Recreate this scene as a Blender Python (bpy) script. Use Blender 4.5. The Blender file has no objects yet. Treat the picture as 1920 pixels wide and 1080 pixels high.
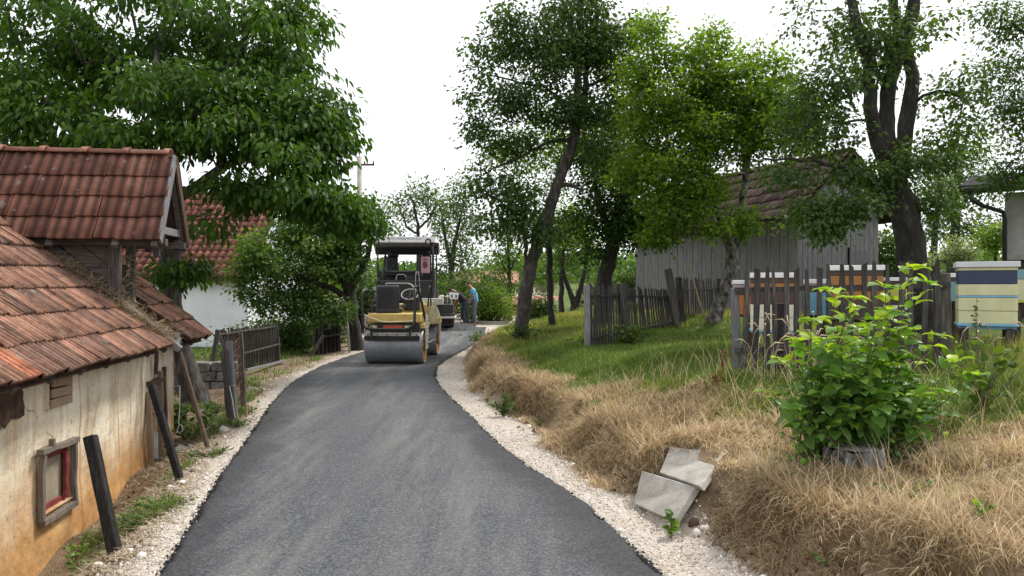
import bpy, math, random
import numpy as np
from mathutils import Vector, Matrix
R = math.radians
S = bpy.context.scene
COL = S.collection
rng = np.random.default_rng(7)
random.seed(7)

# ------------------------------------------------------------------ camera, sky, sun, exposure
F, EZ = 1450.0, 1.65                       # focal length in photo pixels, eye height
cam = bpy.data.cameras.new('camera'); cam.sensor_width = 36; cam.lens = 36 * F / 1920
cam.clip_start = 0.05; cam.clip_end = 3000
co = bpy.data.objects.new('camera', cam); COL.objects.link(co)
co.location = (0, 0, EZ); co.rotation_euler = (R(90), 0, 0); S.camera = co
SUN_EL, SUN_AZ = 54, 50                   # azimuth from +Y towards +X
wd = bpy.data.worlds.new('World'); S.world = wd; wd.use_nodes = True
nt = wd.node_tree; nt.nodes.clear()
sky = nt.nodes.new('ShaderNodeTexSky'); sky.sky_type = 'NISHITA'; sky.sun_disc = False
sky.sun_elevation = R(SUN_EL); sky.sun_rotation = R(SUN_AZ)
sky.air_density = 1.0; sky.dust_density = 4.0
mixw = nt.nodes.new('ShaderNodeMixRGB'); mixw.inputs[0].default_value = 0.88
mixw.inputs[2].default_value = (10.6, 10.75, 11.1, 1)   # thick white cloud
nz = nt.nodes.new('ShaderNodeTexNoise'); nz.inputs['Scale'].default_value = 1.6; nz.inputs['Detail'].default_value = 5
mm = nt.nodes.new('ShaderNodeMapRange'); mm.inputs[1].default_value = .35; mm.inputs[2].default_value = .7
mm.inputs[3].default_value = .80; mm.inputs[4].default_value = .96
bg = nt.nodes.new('ShaderNodeBackground'); bg.inputs[1].default_value = 0.1
ow = nt.nodes.new('ShaderNodeOutputWorld')
nt.links.new(nz.outputs[0], mm.inputs[0]); nt.links.new(mm.outputs[0], mixw.inputs[0])
nt.links.new(sky.outputs[0], mixw.inputs[1]); nt.links.new(mixw.outputs[0], bg.inputs[0]); nt.links.new(bg.outputs[0], ow.inputs[0])
sl = bpy.data.lights.new('sun', 'SUN'); sl.energy = 2.9; sl.angle = R(11); sl.color = (1, .95, .88)
so = bpy.data.objects.new('sun', sl); COL.objects.link(so)
so.rotation_euler = Vector((math.sin(R(SUN_AZ)) * math.cos(R(SUN_EL)), math.cos(R(SUN_AZ)) * math.cos(R(SUN_EL)), math.sin(R(SUN_EL)))).to_track_quat('Z', 'Y').to_euler()
so.location = (0, 0, 30)
S.view_settings.view_transform = 'Standard'; S.view_settings.look = 'None'
S.view_settings.exposure = 0.5; S.view_settings.gamma = 1; S.view_settings.use_curve_mapping = False
S.cycles.max_bounces = 6; S.cycles.diffuse_bounces = 3; S.cycles.transmission_bounces = 4; S.cycles.transparent_max_bounces = 6
S.cycles.use_denoising = True

# ------------------------------------------------------------------ helpers
def P(px, py, Y):                          # a photo pixel at depth Y as a point of the place
    return Vector(((px - 960) / F * Y, Y, EZ - (py - 540) / F * Y))

def tag(o, label=None, cat=None, group=None, kind=None):
    if label: o['label'] = label
    if cat: o['category'] = cat
    if group: o['group'] = group
    if kind: o['kind'] = kind
    return o
def empty(name, loc=(0, 0, 0), rz=0, parent=None):
    o = bpy.data.objects.new(name, None); COL.objects.link(o); o.location = loc; o.rotation_euler = (0, 0, rz)
    o.empty_display_size = .1
    if parent: o.parent = parent
    return o
def link(name, me, m=None, parent=None, smooth=False):
    if m is not None: me.materials.append(m)
    if smooth: me.polygons.foreach_set('use_smooth', [True] * len(me.polygons))
    o = bpy.data.objects.new(name, me); COL.objects.link(o)
    if parent: o.parent = parent
    return o
def copy_tree(o, parent=None):
    c = o.copy(); COL.objects.link(c)
    if parent: c.parent = parent
    for ch in [x for x in COL.objects if x.parent == o]: copy_tree(ch, c)
    return c

class MB:
    def __init__(s): s.v = []; s.f = []
    def add(s, v, f):
        n = len(s.v); s.v += [tuple(x) for x in v]; s.f += [tuple(i + n for i in q) for q in f]; return s
    def box(s, c, d, rot=None, taper=1.0):
        x, y, z = [k / 2 for k in d]; t = taper
        vs = [Vector(p) for p in [(-x,-y,-z),(x,-y,-z),(x,y,-z),(-x,y,-z),(-x*t,-y*t,z),(x*t,-y*t,z),(x*t,y*t,z),(-x*t,y*t,z)]]
        if rot is not None: vs = [rot @ p for p in vs]
        c = Vector(c); return s.add([p + c for p in vs], [(0,3,2,1),(4,5,6,7),(0,1,5,4),(1,2,6,5),(2,3,7,6),(3,0,4,7)])
    def bb(s, x0, x1, y0, y1, z0, z1): return s.box(((x0+x1)/2,(y0+y1)/2,(z0+z1)/2), (x1-x0,y1-y0,z1-z0))
    def beam(s, p, q, w, h, up=(0,0,1), taper=1.0, jit=0.0, seg=1):
        p = Vector(p); q = Vector(q); d = (q - p); L = d.length; d.normalize(); up = Vector(up)
        if abs(d.dot(up)) > .95: up = Vector((0, 1, 0))
        a = d.cross(up).normalized(); b = a.cross(d)
        vs = []
        for i in range(seg + 1):
            t = i / seg; k = 1 + (taper - 1) * t; c = p + d * L * t
            if jit and 0 < i < seg: c = c + a * random.uniform(-jit, jit) + b * random.uniform(-jit, jit)
            for sx, sy in ((-1,-1),(1,-1),(1,1),(-1,1)):
                vs.append(c + a * sx * w / 2 * k * random.uniform(1 - jit * 6, 1 + jit * 6) + b * sy * h / 2 * k)
        fs = [(0,1,2,3)[::-1], tuple(len(vs) - 4 + i for i in range(4))]
        for i in range(seg):
            o = i * 4
            for j in range(4): fs.append((o + j, o + (j+1) % 4, o + 4 + (j+1) % 4, o + 4 + j))
        return s.add(vs, fs)
    def tube(s, pts, r, n=8, cap=True):
        pts = [Vector(p) for p in pts]
        if not hasattr(r, '__len__'): r = [r] * len(pts)
        vs = []; a = None
        for i, p in enumerate(pts):
            d = (pts[min(i+1, len(pts)-1)] - pts[max(i-1, 0)])
            d = d.normalized() if d.length > 1e-9 else Vector((0,0,1))
            if a is None: a = d.orthogonal().normalized()
            a = (a - d * a.dot(d)); a = a.normalized() if a.length > 1e-6 else d.orthogonal().normalized()
            b = d.cross(a)
            for k in range(n):
                t = 2 * math.pi * k / n; vs.append(p + (a * math.cos(t) + b * math.sin(t)) * r[i])
        fs = []
        for i in range(len(pts) - 1):
            for k in range(n): fs.append((i*n+k, i*n+(k+1)%n, (i+1)*n+(k+1)%n, (i+1)*n+k))
        if cap: fs += [tuple(range(n))[::-1], tuple((len(pts)-1)*n + k for k in range(n))]
        return s.add(vs, fs)
    def lathe(s, c, axis, prof, n=32):     # prof: (r, h) pairs along axis
        ax = Vector(axis).normalized(); a = ax.orthogonal().normalized(); b = ax.cross(a); c = Vector(c); vs = []
        for r, h in prof:
            for k in range(n):
                t = 2*math.pi*k/n; vs.append(c + ax*h + (a*math.cos(t)+b*math.sin(t))*r)
        fs = []
        for i in range(len(prof)-1):
            for k in range(n): fs.append((i*n+k, i*n+(k+1)%n, (i+1)*n+(k+1)%n, (i+1)*n+k))
        return s.add(vs, fs)
    def prism(s, pts2, y0, y1, axis='y'):  # outline in (a,b) extruded along an axis
        n = len(pts2); vs = []
        for y in (y0, y1):
            for a, b in pts2: vs.append({'y': (a, y, b), 'x': (y, a, b), 'z': (a, b, y)}[axis])
        fs = [tuple(range(n)), tuple(range(2*n-1, n-1, -1))]
        for i in range(n): j = (i+1) % n; fs.append((j, i, n+i, n+j))
        return s.add(vs, fs)
    def build(s, name, m, parent=None, bevel=0, smooth=False, jitter=0):
        v = s.v
        if jitter: v = [(a+random.uniform(-jitter,jitter), b+random.uniform(-jitter,jitter), c+random.uniform(-jitter,jitter)) for a,b,c in v]
        me = bpy.data.meshes.new(name); me.from_pydata(v, [], s.f); me.update()
        o = link(name, me, m, parent, smooth)
        if bevel:
            b = o.modifiers.new('bevel', 'BEVEL'); b.width = bevel; b.segments = 2; b.limit_method = 'ANGLE'; b.angle_limit = R(40)
        return o

def np_mesh(name, V, Fc, attr=None):       # all faces with the same corner count
    V = np.asarray(V, np.float32); Fc = np.asarray(Fc, np.int32); k = Fc.shape[1]
    me = bpy.data.meshes.new(name)
    me.vertices.add(len(V)); me.vertices.foreach_set('co', V.ravel())
    me.loops.add(Fc.size); me.loops.foreach_set('vertex_index', Fc.ravel())
    me.polygons.add(len(Fc)); me.polygons.foreach_set('loop_start', np.arange(0, Fc.size, k, dtype=np.int32))
    me.update(calc_edges=True)
    for an, av in (attr or {}).items():
        a = me.attributes.new(an, 'FLOAT', 'POINT'); a.data.foreach_set('value', np.asarray(av, np.float32))
    return me

def frames(d, up, spin=None):              # rotation matrices (M,3,3): x axis along d, z close to up
    d = d / np.linalg.norm(d, axis=1, keepdims=True)
    up = np.broadcast_to(up, d.shape); y = np.cross(up, d)
    l = np.linalg.norm(y, axis=1, keepdims=True); y = np.where(l < 1e-3, np.array([[0, 1., 0]]), y / np.maximum(l, 1e-6))
    z = np.cross(d, y)
    if spin is not None:
        c, s_ = np.cos(spin)[:, None], np.sin(spin)[:, None]; y, z = y*c + z*s_, z*c - y*s_
    return np.stack([d, y, z], axis=2)
def scatter(tv, tf, pos, M, sc):           # copies of a small template merged into one array
    tv = np.asarray(tv, float); tf = np.asarray(tf); n = len(pos)
    if np.ndim(sc) == 1: sc = np.repeat(np.asarray(sc)[:, None], 3, 1)
    V = np.einsum('nij,nkj->nki', M, tv[None] * sc[:, None, :]) + pos[:, None, :]
    Fc = tf[None] + (np.arange(n) * len(tv))[:, None, None]
    return V.reshape(-1, 3), Fc.reshape(-1, tf.shape[1])
def vnoise(x, y, s, seed=0):               # smooth value noise in -1..1
    x = np.asarray(x, float) / s; y = np.asarray(y, float) / s
    xi = np.floor(x).astype(np.int64); yi = np.floor(y).astype(np.int64); fx = x - xi; fy = y - yi
    fx = fx*fx*(3-2*fx); fy = fy*fy*(3-2*fy)
    def h(a, b):
        n = (a * 374761393 + b * 668265263 + seed * 1442695) & 0xffffffff
        n = ((n ^ (n >> 13)) * 1274126177) & 0xffffffff
        return ((n ^ (n >> 16)) & 0xffff) / 32767.5 - 1
    return (h(xi, yi)*(1-fx) + h(xi+1, yi)*fx)*(1-fy) + (h(xi, yi+1)*(1-fx) + h(xi+1, yi+1)*fx)*fy
def sstep(a, b, x): t = np.clip((x-a)/(b-a), 0, 1); return t*t*(3-2*t)

# ------------------------------------------------------------------ materials
def newmat(name):
    m = bpy.data.materials.new(name); m.use_nodes = True; n = m.node_tree; n.nodes.clear()
    out = n.nodes.new('ShaderNodeOutputMaterial'); b = n.nodes.new('ShaderNodeBsdfPrincipled')
    n.links.new(b.outputs[0], out.inputs[0]); return m, n, b, out
def N(n, t, **kw):
    x = n.nodes.new(t)
    for k, v in kw.items():
        if k in ('operation', 'blend_type', 'feature', 'distance', 'noise_dimensions', 'attribute_name', 'interpolation', 'data_type', 'wave_type', 'bands_direction'): setattr(x, k, v)
    return x
def noise(n, vec, scale, detail=4, rough=.6):
    x = n.nodes.new('ShaderNodeTexNoise'); x.inputs['Scale'].default_value = scale; x.inputs['Detail'].default_value = detail
    x.inputs['Roughness'].default_value = rough
    if vec is not None: n.links.new(vec, x.inputs['Vector'])
    return x.outputs[0]
def coords(n, scale=(1, 1, 1), kind='Object'):
    tc = n.nodes.new('ShaderNodeTexCoord'); mp = n.nodes.new('ShaderNodeMapping'); mp.inputs['Scale'].default_value = scale
    n.links.new(tc.outputs[kind], mp.inputs[0]); return mp.outputs[0]
def ramp(n, fac, stops):
    x = n.nodes.new('ShaderNodeValToRGB'); e = x.color_ramp.elements
    e[0].position = stops[0][0]; e[0].color = (*stops[0][1], 1); e[1].position = stops[-1][0]; e[1].color = (*stops[-1][1], 1)
    for p, c in stops[1:-1]: q = e.new(p); q.color = (*c, 1)
    n.links.new(fac, x.inputs[0]); return x.outputs[0]
def mix(n, fac, a, b, mode='MIX'):
    x = n.nodes.new('ShaderNodeMixRGB'); x.blend_type = mode
    for i, q in enumerate((fac, a, b)):
        if isinstance(q, (int, float)): x.inputs[i].default_value = q
        elif isinstance(q, tuple): x.inputs[i].default_value = (*q, 1)
        else: n.links.new(q, x.inputs[i])
    return x.outputs[0]
def mrange(n, v, a, b, c, d):
    x = n.nodes.new('ShaderNodeMapRange'); n.links.new(v, x.inputs[0])
    for i, k in enumerate((a, b, c, d)): x.inputs[i+1].default_value = k
    return x.outputs[0]
def bump(n, b, h, strength=.5, dist=.01):
    x = n.nodes.new('ShaderNodeBump'); x.inputs['Strength'].default_value = strength; x.inputs['Distance'].default_value = dist
    n.links.new(h, x.inputs['Height']); n.links.new(x.outputs[0], b.inputs['Normal'])
def attr(n, name): x = n.nodes.new('ShaderNodeAttribute'); x.attribute_name = name; return x.outputs['Fac']
def sepxyz(n, v): x = n.nodes.new('ShaderNodeSeparateXYZ'); n.links.new(v, x.inputs[0]); return x.outputs

def pmat(name, stops, scale=8, rough=.8, stretch=(1, 1, 1), bs=.4, bscale=None, metal=0, detail=6, bd=.01, spec=.5):
    m, n, b, o = newmat(name); c = coords(n, stretch); f = noise(n, c, scale, detail)
    n.links.new(ramp(n, f, stops), b.inputs['Base Color']); b.inputs['Roughness'].default_value = rough
    b.inputs['Metallic'].default_value = metal; b.inputs['Specular IOR Level'].default_value = spec
    if bs: bump(n, b, noise(n, c, bscale or scale * 4, 5), bs, bd)
    return m
def wood(name, dark, mid, light, scale=6, rough=.85, along='z', bs=.6):
    st = {'z': (7, 7, .6), 'x': (.6, 7, 7), 'y': (7, .6, 7)}[along]
    m, n, b, o = newmat(name); c = coords(n, st); f = noise(n, c, scale, 8, .65)
    f2 = noise(n, coords(n, (1, 1, 1)), 3, 4)
    oi = n.nodes.new('ShaderNodeObjectInfo')
    col = ramp(n, f, [(.28, dark), (.5, mid), (.74, light)])
    col = mix(n, mrange(n, f2, .35, .65, 0, .5), col, mid)
    col = mix(n, .8, col, mix(n, oi.outputs['Random'], (.62, .6, .6), (1.2, 1.15, 1.1)), 'MULTIPLY')
    n.links.new(col, b.inputs['Base Color']); b.inputs['Roughness'].default_value = rough; b.inputs['Specular IOR Level'].default_value = .25
    bump(n, b, f, bs, .012); return m
def leafmat(name, dark, light, young=None, trans=.35, rough=.5, tm=(1.6, 1.8, .45), spec=.16):
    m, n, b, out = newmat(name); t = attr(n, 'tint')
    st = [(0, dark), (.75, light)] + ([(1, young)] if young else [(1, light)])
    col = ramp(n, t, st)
    n.links.new(col, b.inputs['Base Color']); b.inputs['Roughness'].default_value = rough; b.inputs['Specular IOR Level'].default_value = spec
    tr = n.nodes.new('ShaderNodeBsdfTranslucent'); ms = n.nodes.new('ShaderNodeMixShader'); ms.inputs[0].default_value = trans
    tcol = mix(n, 1.0, col, tm, 'MULTIPLY')
    n.links.new(tcol, tr.inputs[0]); n.links.new(b.outputs[0], ms.inputs[1]); n.links.new(tr.outputs[0], ms.inputs[2])
    n.links.new(ms.outputs[0], out.inputs[0]); return m

M = {}
M['walnut'] = leafmat('walnut_leaf', (.018, .045, .009), (.07, .14, .018), (.17, .26, .04))
M['dark_leaf'] = leafmat('dark_leaf', (.026, .056, .015), (.08, .14, .032), (.18, .24, .055))
M['pear_leaf'] = leafmat('pear_leaf', (.04, .07, .024), (.1, .16, .048), (.19, .25, .075), trans=.35)
M['plum_leaf'] = leafmat('plum_leaf', (.06, .105, .018), (.18, .265, .04), (.32, .4, .07), trans=.5)
M['bush_leaf'] = leafmat('bush_leaf', (.035, .065, .018), (.075, .13, .028), (.15, .2, .045), trans=.4)
M['pale_leaf'] = leafmat('pale_leaf', (.22, .28, .14), (.42, .46, .3), (.62, .6, .48), trans=.3)
M['shrub_leaf'] = leafmat('shrub_leaf', (.04, .1, .03), (.115, .225, .045), (.36, .46, .05), trans=.35, rough=.38)
M['dry'] = leafmat('dry_grass', (.24, .175, .1), (.66, .51, .31), (.9, .76, .53), trans=.25, rough=.7, tm=(1.1, 1.0, .85))
M['green_grass'] = leafmat('green_grass', (.05, .088, .02), (.115, .175, .038), (.36, .31, .14), trans=.35, rough=.6)
M['weed'] = leafmat('weed_leaf', (.04, .08, .02), (.1, .17, .035), (.22, .3, .06), trans=.35)
M['rust_leaf'] = leafmat('rust_leaf', (.1, .025, .01), (.2, .06, .025), (.28, .1, .04), trans=.2)
M['straw'] = leafmat('straw', (.22, .17, .11), (.42, .34, .23), (.62, .52, .38), trans=.2, rough=.7, tm=(1.1, 1.0, .85))
M['bark'] = pmat('bark', [(.3, (.018, .015, .013)), (.5, (.055, .047, .04)), (.72, (.15, .14, .125))], 14, .9, (1, 1, .35), 1, 20, bd=.03)
M['bark_dark'] = pmat('bark_dark', [(.3, (.012, .01, .009)), (.55, (.035, .03, .026)), (.8, (.1, .095, .085))], 12, .9, (1, 1, .35), 1, 18, bd=.03)
M['bark_pale'] = pmat('bark_pale', [(.38, (.02, .018, .015)), (.5, (.12, .11, .095)), (.66, (.3, .29, .265))], 9, .9, (1, 1, .7), 1, 18, bd=.02)
M['stem'] = pmat('stem', [(.3, (.05, .06, .02)), (.7, (.12, .12, .05))], 20, .7)
M['old_wood'] = wood('old_wood', (.018, .016, .015), (.075, .068, .062), (.19, .18, .165))
M['fence_wood'] = wood('fence_wood', (.014, .013, .014), (.055, .051, .05), (.19, .18, .17))
M['grey_wood'] = wood('grey_wood', (.08, .08, .088), (.2, .202, .215), (.36, .36, .37))
M['frame_wood'] = wood('frame_wood', (.07, .055, .042), (.17, .145, .12), (.3, .27, .235))
M['black_wood'] = wood('black_wood', (.006, .006, .006), (.014, .013, .013), (.05, .046, .042))
M['brown_wood'] = wood('brown_wood', (.03, .02, .014), (.085, .058, .042), (.18, .13, .1))
M['tan_wood'] = wood('tan_wood', (.12, .08, .05), (.26, .19, .125), (.42, .33, .24))
M['beam_wood'] = wood('beam_wood', (.03, .026, .023), (.1, .088, .08), (.22, .2, .18), along='x')
M['black'] = pmat('black_paint', [(.3, (.008, .008, .009)), (.7, (.028, .028, .03))], 20, .5, bs=.1)
M['dark_metal'] = pmat('dark_metal', [(.3, (.018, .018, .02)), (.7, (.06, .058, .056))], 12, .55, bs=.15, metal=.3)
M['grease'] = pmat('dirty_machine_steel', [(.3, (.01, .01, .01)), (.55, (.03, .027, .025)), (.75, (.1, .07, .045))], 9, .7, bs=.3)
M['steel'] = pmat('worn_steel', [(.3, (.2, .21, .225)), (.7, (.3, .31, .33))], 14, .45, (1, 1, 1), .12, metal=.45)
M['steel_light'] = pmat('light_steel', [(.3, (.32, .31, .28)), (.7, (.5, .48, .43))], 10, .5, bs=.15)
M['yellow'] = pmat('yellow_paint', [(.28, (.36, .24, .07)), (.42, (.56, .4, .12)), (.75, (.64, .47, .16))], 7, .5, bs=.05)
M['ochre'] = pmat('rusty_yellow', [(.3, (.2, .1, .03)), (.6, (.42, .25, .07))], 8, .7, bs=.2)
M['pale_yellow'] = pmat('cream_paint', [(.3, (.5, .45, .3)), (.7, (.66, .6, .42))], 8, .55, bs=.1)
M['red'] = pmat('red_plate', [(.4, (.5, .05, .03)), (.6, (.6, .1, .06))], 30, .5, bs=0)
M['white'] = pmat('white_paint', [(.3, (.66, .66, .66)), (.6, (.8, .8, .8))], 6, .5, bs=.05)
M['pink'] = pmat('pink_panel', [(.3, (.42, .22, .24)), (.7, (.5, .29, .31))], 8, .5, bs=.05)
M['maroon'] = pmat('maroon', [(.3, (.12, .03, .045)), (.7, (.18, .05, .07))], 10, .5, bs=0)
M['seat'] = pmat('black_vinyl', [(.3, (.012, .013, .017)), (.7, (.03, .031, .038))], 20, .42, bs=.1)
M['concrete'] = pmat('concrete', [(.3, (.25, .235, .205)), (.5, (.35, .33, .29)), (.7, (.44, .42, .375))], 7, .9, bs=.7, bscale=60)
M['stone'] = pmat('grey_stone', [(.3, (.06, .058, .052)), (.5, (.16, .155, .14)), (.72, (.3, .29, .27))], 6, .95, bs=.8, bscale=20, bd=.03)
M['whitewash'] = pmat('whitewash', [(.3, (.62, .65, .68)), (.65, (.76, .79, .82))], 1.5, .9, bs=.3, bscale=14)
M['block'] = pmat('grey_render', [(.3, (.3, .3, .29)), (.7, (.44, .43, .42))], 4, .9, bs=.4)
M['rust'] = pmat('rusty_wire', [(.3, (.07, .03, .02)), (.7, (.2, .1, .06))], 20, .8, bs=0)
M['cord'] = pmat('pale_cord', [(.3, (.45, .44, .42)), (.7, (.62, .6, .56))], 20, .8, bs=0)
M['skin'] = pmat('skin', [(.3, (.35, .17, .1)), (.7, (.42, .22, .14))], 10, .6, bs=.05)
M['hair'] = pmat('hair', [(.3, (.012, .009, .007)), (.7, (.035, .025, .018))], 40, .7)
M['navy'] = pmat('navy_cloth', [(.3, (.009, .01, .018)), (.7, (.02, .022, .035))], 12, .9)
M['navy2'] = pmat('dark_blue_trousers', [(.3, (.018, .022, .045)), (.7, (.035, .042, .075))], 12, .9)
M['sky_shirt'] = pmat('light_blue_cloth', [(.3, (.1, .36, .6)), (.7, (.15, .46, .72))], 8, .9)
M['jeans'] = pmat('grey_blue_jeans', [(.3, (.07, .09, .12)), (.7, (.14, .17, .21))], 12, .9)
M['shoe'] = pmat('dark_shoe', [(.3, (.015, .014, .014)), (.7, (.04, .038, .036))], 12, .8)
def paint(key, c, k=.82):
    M[key] = pmat(key.replace(' ', '_') + '_paint', [(.3, tuple(x*k for x in c)), (.65, c)], 6, .65, (1, 1, .5), .25, 30)
for k_, c_ in (('cream', (.62, .6, .36)), ('navy paint', (.035, .045, .1)), ('teal', (.17, .33, .35)), ('sky blue', (.18, .45, .6)), ('orange', (.55, .17, .03)),
               ('rust orange', (.36, .16, .04)), ('hive brown', (.08, .045, .035)), ('pinkish', (.5, .38, .42)), ('lemon', (.5, .46, .12)), ('light blue', (.2, .42, .62)),
               ('pale cream', (.7, .68, .52)), ('pale roof', (.62, .64, .68))): paint(k_, c_)

# roof tiles: colour of each tile from 'tint', grime and lichen from noise
def tilemat(name, a, b_, c_, grime, gcol=(.02, .015, .014)):
    m, n, b, o = newmat(name); t = attr(n, 'tint'); g = attr(n, 'groove')
    col = ramp(n, t, [(0, a), (.5, b_), (.93, c_), (1, (.62, .25, .14))])
    cc = coords(n); nn = noise(n, cc, 5, 8, .7); n2 = noise(n, cc, 26, 6, .7)
    col = mix(n, mrange(n, nn, .45, .7, 0, grime), col, gcol)
    col = mix(n, mrange(n, g, 0, 1, 0, .8), col, tuple(x*.9 for x in gcol))
    col = mix(n, mrange(n, n2, .55, .75, 0, .55), col, gcol)
    col = mix(n, mrange(n, noise(n, cc, 9, 3, .5), .66, .72, 0, .55), col, (.3, .29, .25))
    n.links.new(col, b.inputs['Base Color']); b.inputs['Roughness'].default_value = .85; b.inputs['Specular IOR Level'].default_value = .2
    bump(n, b, n2, .5, .01); return m
M['tile'] = tilemat('old_clay_tile', (.24, .145, .11), (.37, .2, .135), (.47, .255, .175), .85)
M['tile_upper'] = tilemat('brown_red_clay_tile', (.19, .085, .06), (.29, .13, .09), (.36, .19, .125), .65, (.045, .028, .024))
M['tile_far'] = tilemat('red_clay_tile', (.18, .07, .05), (.27, .1, .07), (.34, .14, .1), .45)
M['tile_barn'] = tilemat('weathered_tile', (.13, .09, .078), (.2, .14, .12), (.27, .19, .16), .55)

# plaster of the shed
m, n, b, o = newmat('limewashed_plaster'); c = coords(n); M['plaster'] = m
z_ = sepxyz(n, c)
st = coords(n, (3.5, 3.5, .25)); 
col = ramp(n, noise(n, c, 2.2, 8, .65), [(.3, (.52, .44, .32)), (.5, (.68, .61, .475)), (.72, (.78, .73, .61))])
col = mix(n, mrange(n, noise(n, st, 3.0, 5, .7), .5, .66, 0, .62), col, (.44, .27, .13))
hz = n.nodes.new('ShaderNodeMath'); hz.operation = 'ADD'; n.links.new(z_[2], hz.inputs[0])
hn = mrange(n, noise(n, c, 1.7, 6), .2, .8, -.32, .32); n.links.new(hn, hz.inputs[1])
col = mix(n, mrange(n, hz.outputs[0], .42, -.2, 0, .95), col, ramp(n, noise(n, c, 5, 5), [(.3, (.36, .17, .055)), (.7, (.56, .33, .13))]))
col = mix(n, mrange(n, noise(n, c, 22, 5, .65), .6, .68, 0, .7), col, (.2, .14, .09))
wv = n.nodes.new('ShaderNodeTexVoronoi'); wv.feature = 'DISTANCE_TO_EDGE'; wv.inputs['Scale'].default_value = .9
wc = mix(n, .22, c, noise(n, c, 3, 5), 'ADD'); n.links.new(wc, wv.inputs[0])
crk = mrange(n, wv.outputs[0], .0, .007, 1, 0)
cm = mix(n, 1.0, crk, mrange(n, noise(n, c, .8, 2), .5, .56, 0, 1), 'MULTIPLY')
col = mix(n, cm, col, (.12, .08, .05))
# rust runs below the eaves at fixed places
for yy, ww in ((-2.72, .03), (-1.42, .022), (-1.14, .035), (-1.75, .02)):
    d = n.nodes.new('ShaderNodeMath'); d.operation = 'ADD'; d.inputs[1].default_value = -yy; n.links.new(z_[1], d.inputs[0])
    d2 = n.nodes.new('ShaderNodeMath'); d2.operation = 'ABSOLUTE'; n.links.new(d.outputs[0], d2.inputs[0])
    k = mrange(n, d2.outputs[0], 0, ww, .75, 0)
    k2 = mix(n, 1.0, k, mrange(n, noise(n, coords(n, (3, 3, .8)), 3, 4), .35, .55, 0, 1), 'MULTIPLY')
    col = mix(n, k2, col, (.34, .13, .045))
n.links.new(col, b.inputs['Base Color']); b.inputs['Roughness'].default_value = .95; b.inputs['Specular IOR Level'].default_value = .15
bump(n, b, noise(n, c, 9, 8, .6), .6, .03)

# ground: 'dry' blends soil/green/dry, 'gravel' blends the crushed stone in
m, n, b, o = newmat('ground'); c = coords(n); M['ground'] = m
soil = ramp(n, noise(n, c, 3.5, 8, .7), [(.3, (.09, .06, .038)), (.55, (.17, .12, .078)), (.75, (.26, .2, .135))])
dryc = ramp(n, noise(n, c, 6, 8, .75), [(.3, (.1, .068, .042)), (.5, (.22, .16, .1)), (.75, (.38, .29, .18))])
grn = ramp(n, noise(n, c, 2.0, 8, .75), [(.28, (.045, .07, .02)), (.5, (.085, .125, .03)), (.72, (.22, .2, .08))])
grv = ramp(n, noise(n, c, 1.4, 6, .7), [(.3, (.5, .42, .33)), (.45, (.61, .55, .47)), (.7, (.7, .66, .6))])
vo = n.nodes.new('ShaderNodeTexVoronoi'); vo.inputs['Scale'].default_value = 38; n.links.new(c, vo.inputs[0])
vo2 = n.nodes.new('ShaderNodeTexVoronoi'); vo2.inputs['Scale'].default_value = 90; n.links.new(c, vo2.inputs[0])
vgr = n.nodes.new('ShaderNodeRGBToBW'); n.links.new(vo.outputs['Color'], vgr.inputs[0])
grv = mix(n, 1.0, grv, mix(n, vgr.outputs[0], (.72, .71, .7), (1.2, 1.2, 1.22)), 'MULTIPLY')
grv = mix(n, mrange(n, vo.outputs[0], .012, .028, 0, .35), grv, (.22, .18, .14))
col = mix(n, attr(n, 'green'), soil, grn); col = mix(n, attr(n, 'dry'), col, dryc)
col = mix(n, attr(n, 'gravel'), col, grv)
n.links.new(col, b.inputs['Base Color']); b.inputs['Roughness'].default_value = .95; b.inputs['Specular IOR Level'].default_value = .15
bump(n, b, mix(n, .5, noise(n, c, 25, 8, .7), vo2.outputs[0]), .8, .02)

# asphalt
m, n, b, o = newmat('fresh_asphalt'); c = coords(n); M['asphalt'] = m
e = attr(n, 'edge')
ag = noise(n, c, 60, 3, .85); ag2 = noise(n, c, 24, 4, .8)
base = ramp(n, ag, [(.34, (.016, .018, .022)), (.5, (.046, .05, .058)), (.66, (.15, .157, .17))])
base = mix(n, mrange(n, ag2, .42, .62, .12, .0), base, (.2, .2, .2))
dust = mix(n, 1.0, mrange(n, noise(n, coords(n, (2.6, .32, 1)), 1.3, 8, .72), .42, .68, 0, .8), mrange(n, ag2, .38, .56, .35, 1), 'MULTIPLY')
dm = mix(n, 1.0, dust, attr(n, 'dust'), 'MULTIPLY')
col = mix(n, mix(n, 1.0, dm, (.62, .62, .62), 'MULTIPLY'), base, (.25, .24, .21))
col = mix(n, e, col, ramp(n, ag, [(.35, (.006, .006, .007)), (.65, (.04, .042, .046))]))
n.links.new(col, b.inputs['Base Color']); b.inputs['Roughness'].default_value = .75; b.inputs['Specular IOR Level'].default_value = .3
bump(n, b, mix(n, .4, noise(n, c, 110, 2, .8), ag2), .7, .012)
M['pebble'] = leafmat('crushed_stone', (.3, .25, .19), (.66, .61, .55), (.8, .78, .74), trans=0, rough=.9)
M['soil_clod'] = leafmat('soil_clod', (.07, .045, .028), (.16, .11, .07), (.3, .24, .17), trans=0, rough=.95)
M['clod'] = leafmat('asphalt_crumb', (.008, .008, .009), (.03, .03, .033), (.06, .06, .062), trans=0, rough=.7)

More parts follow.
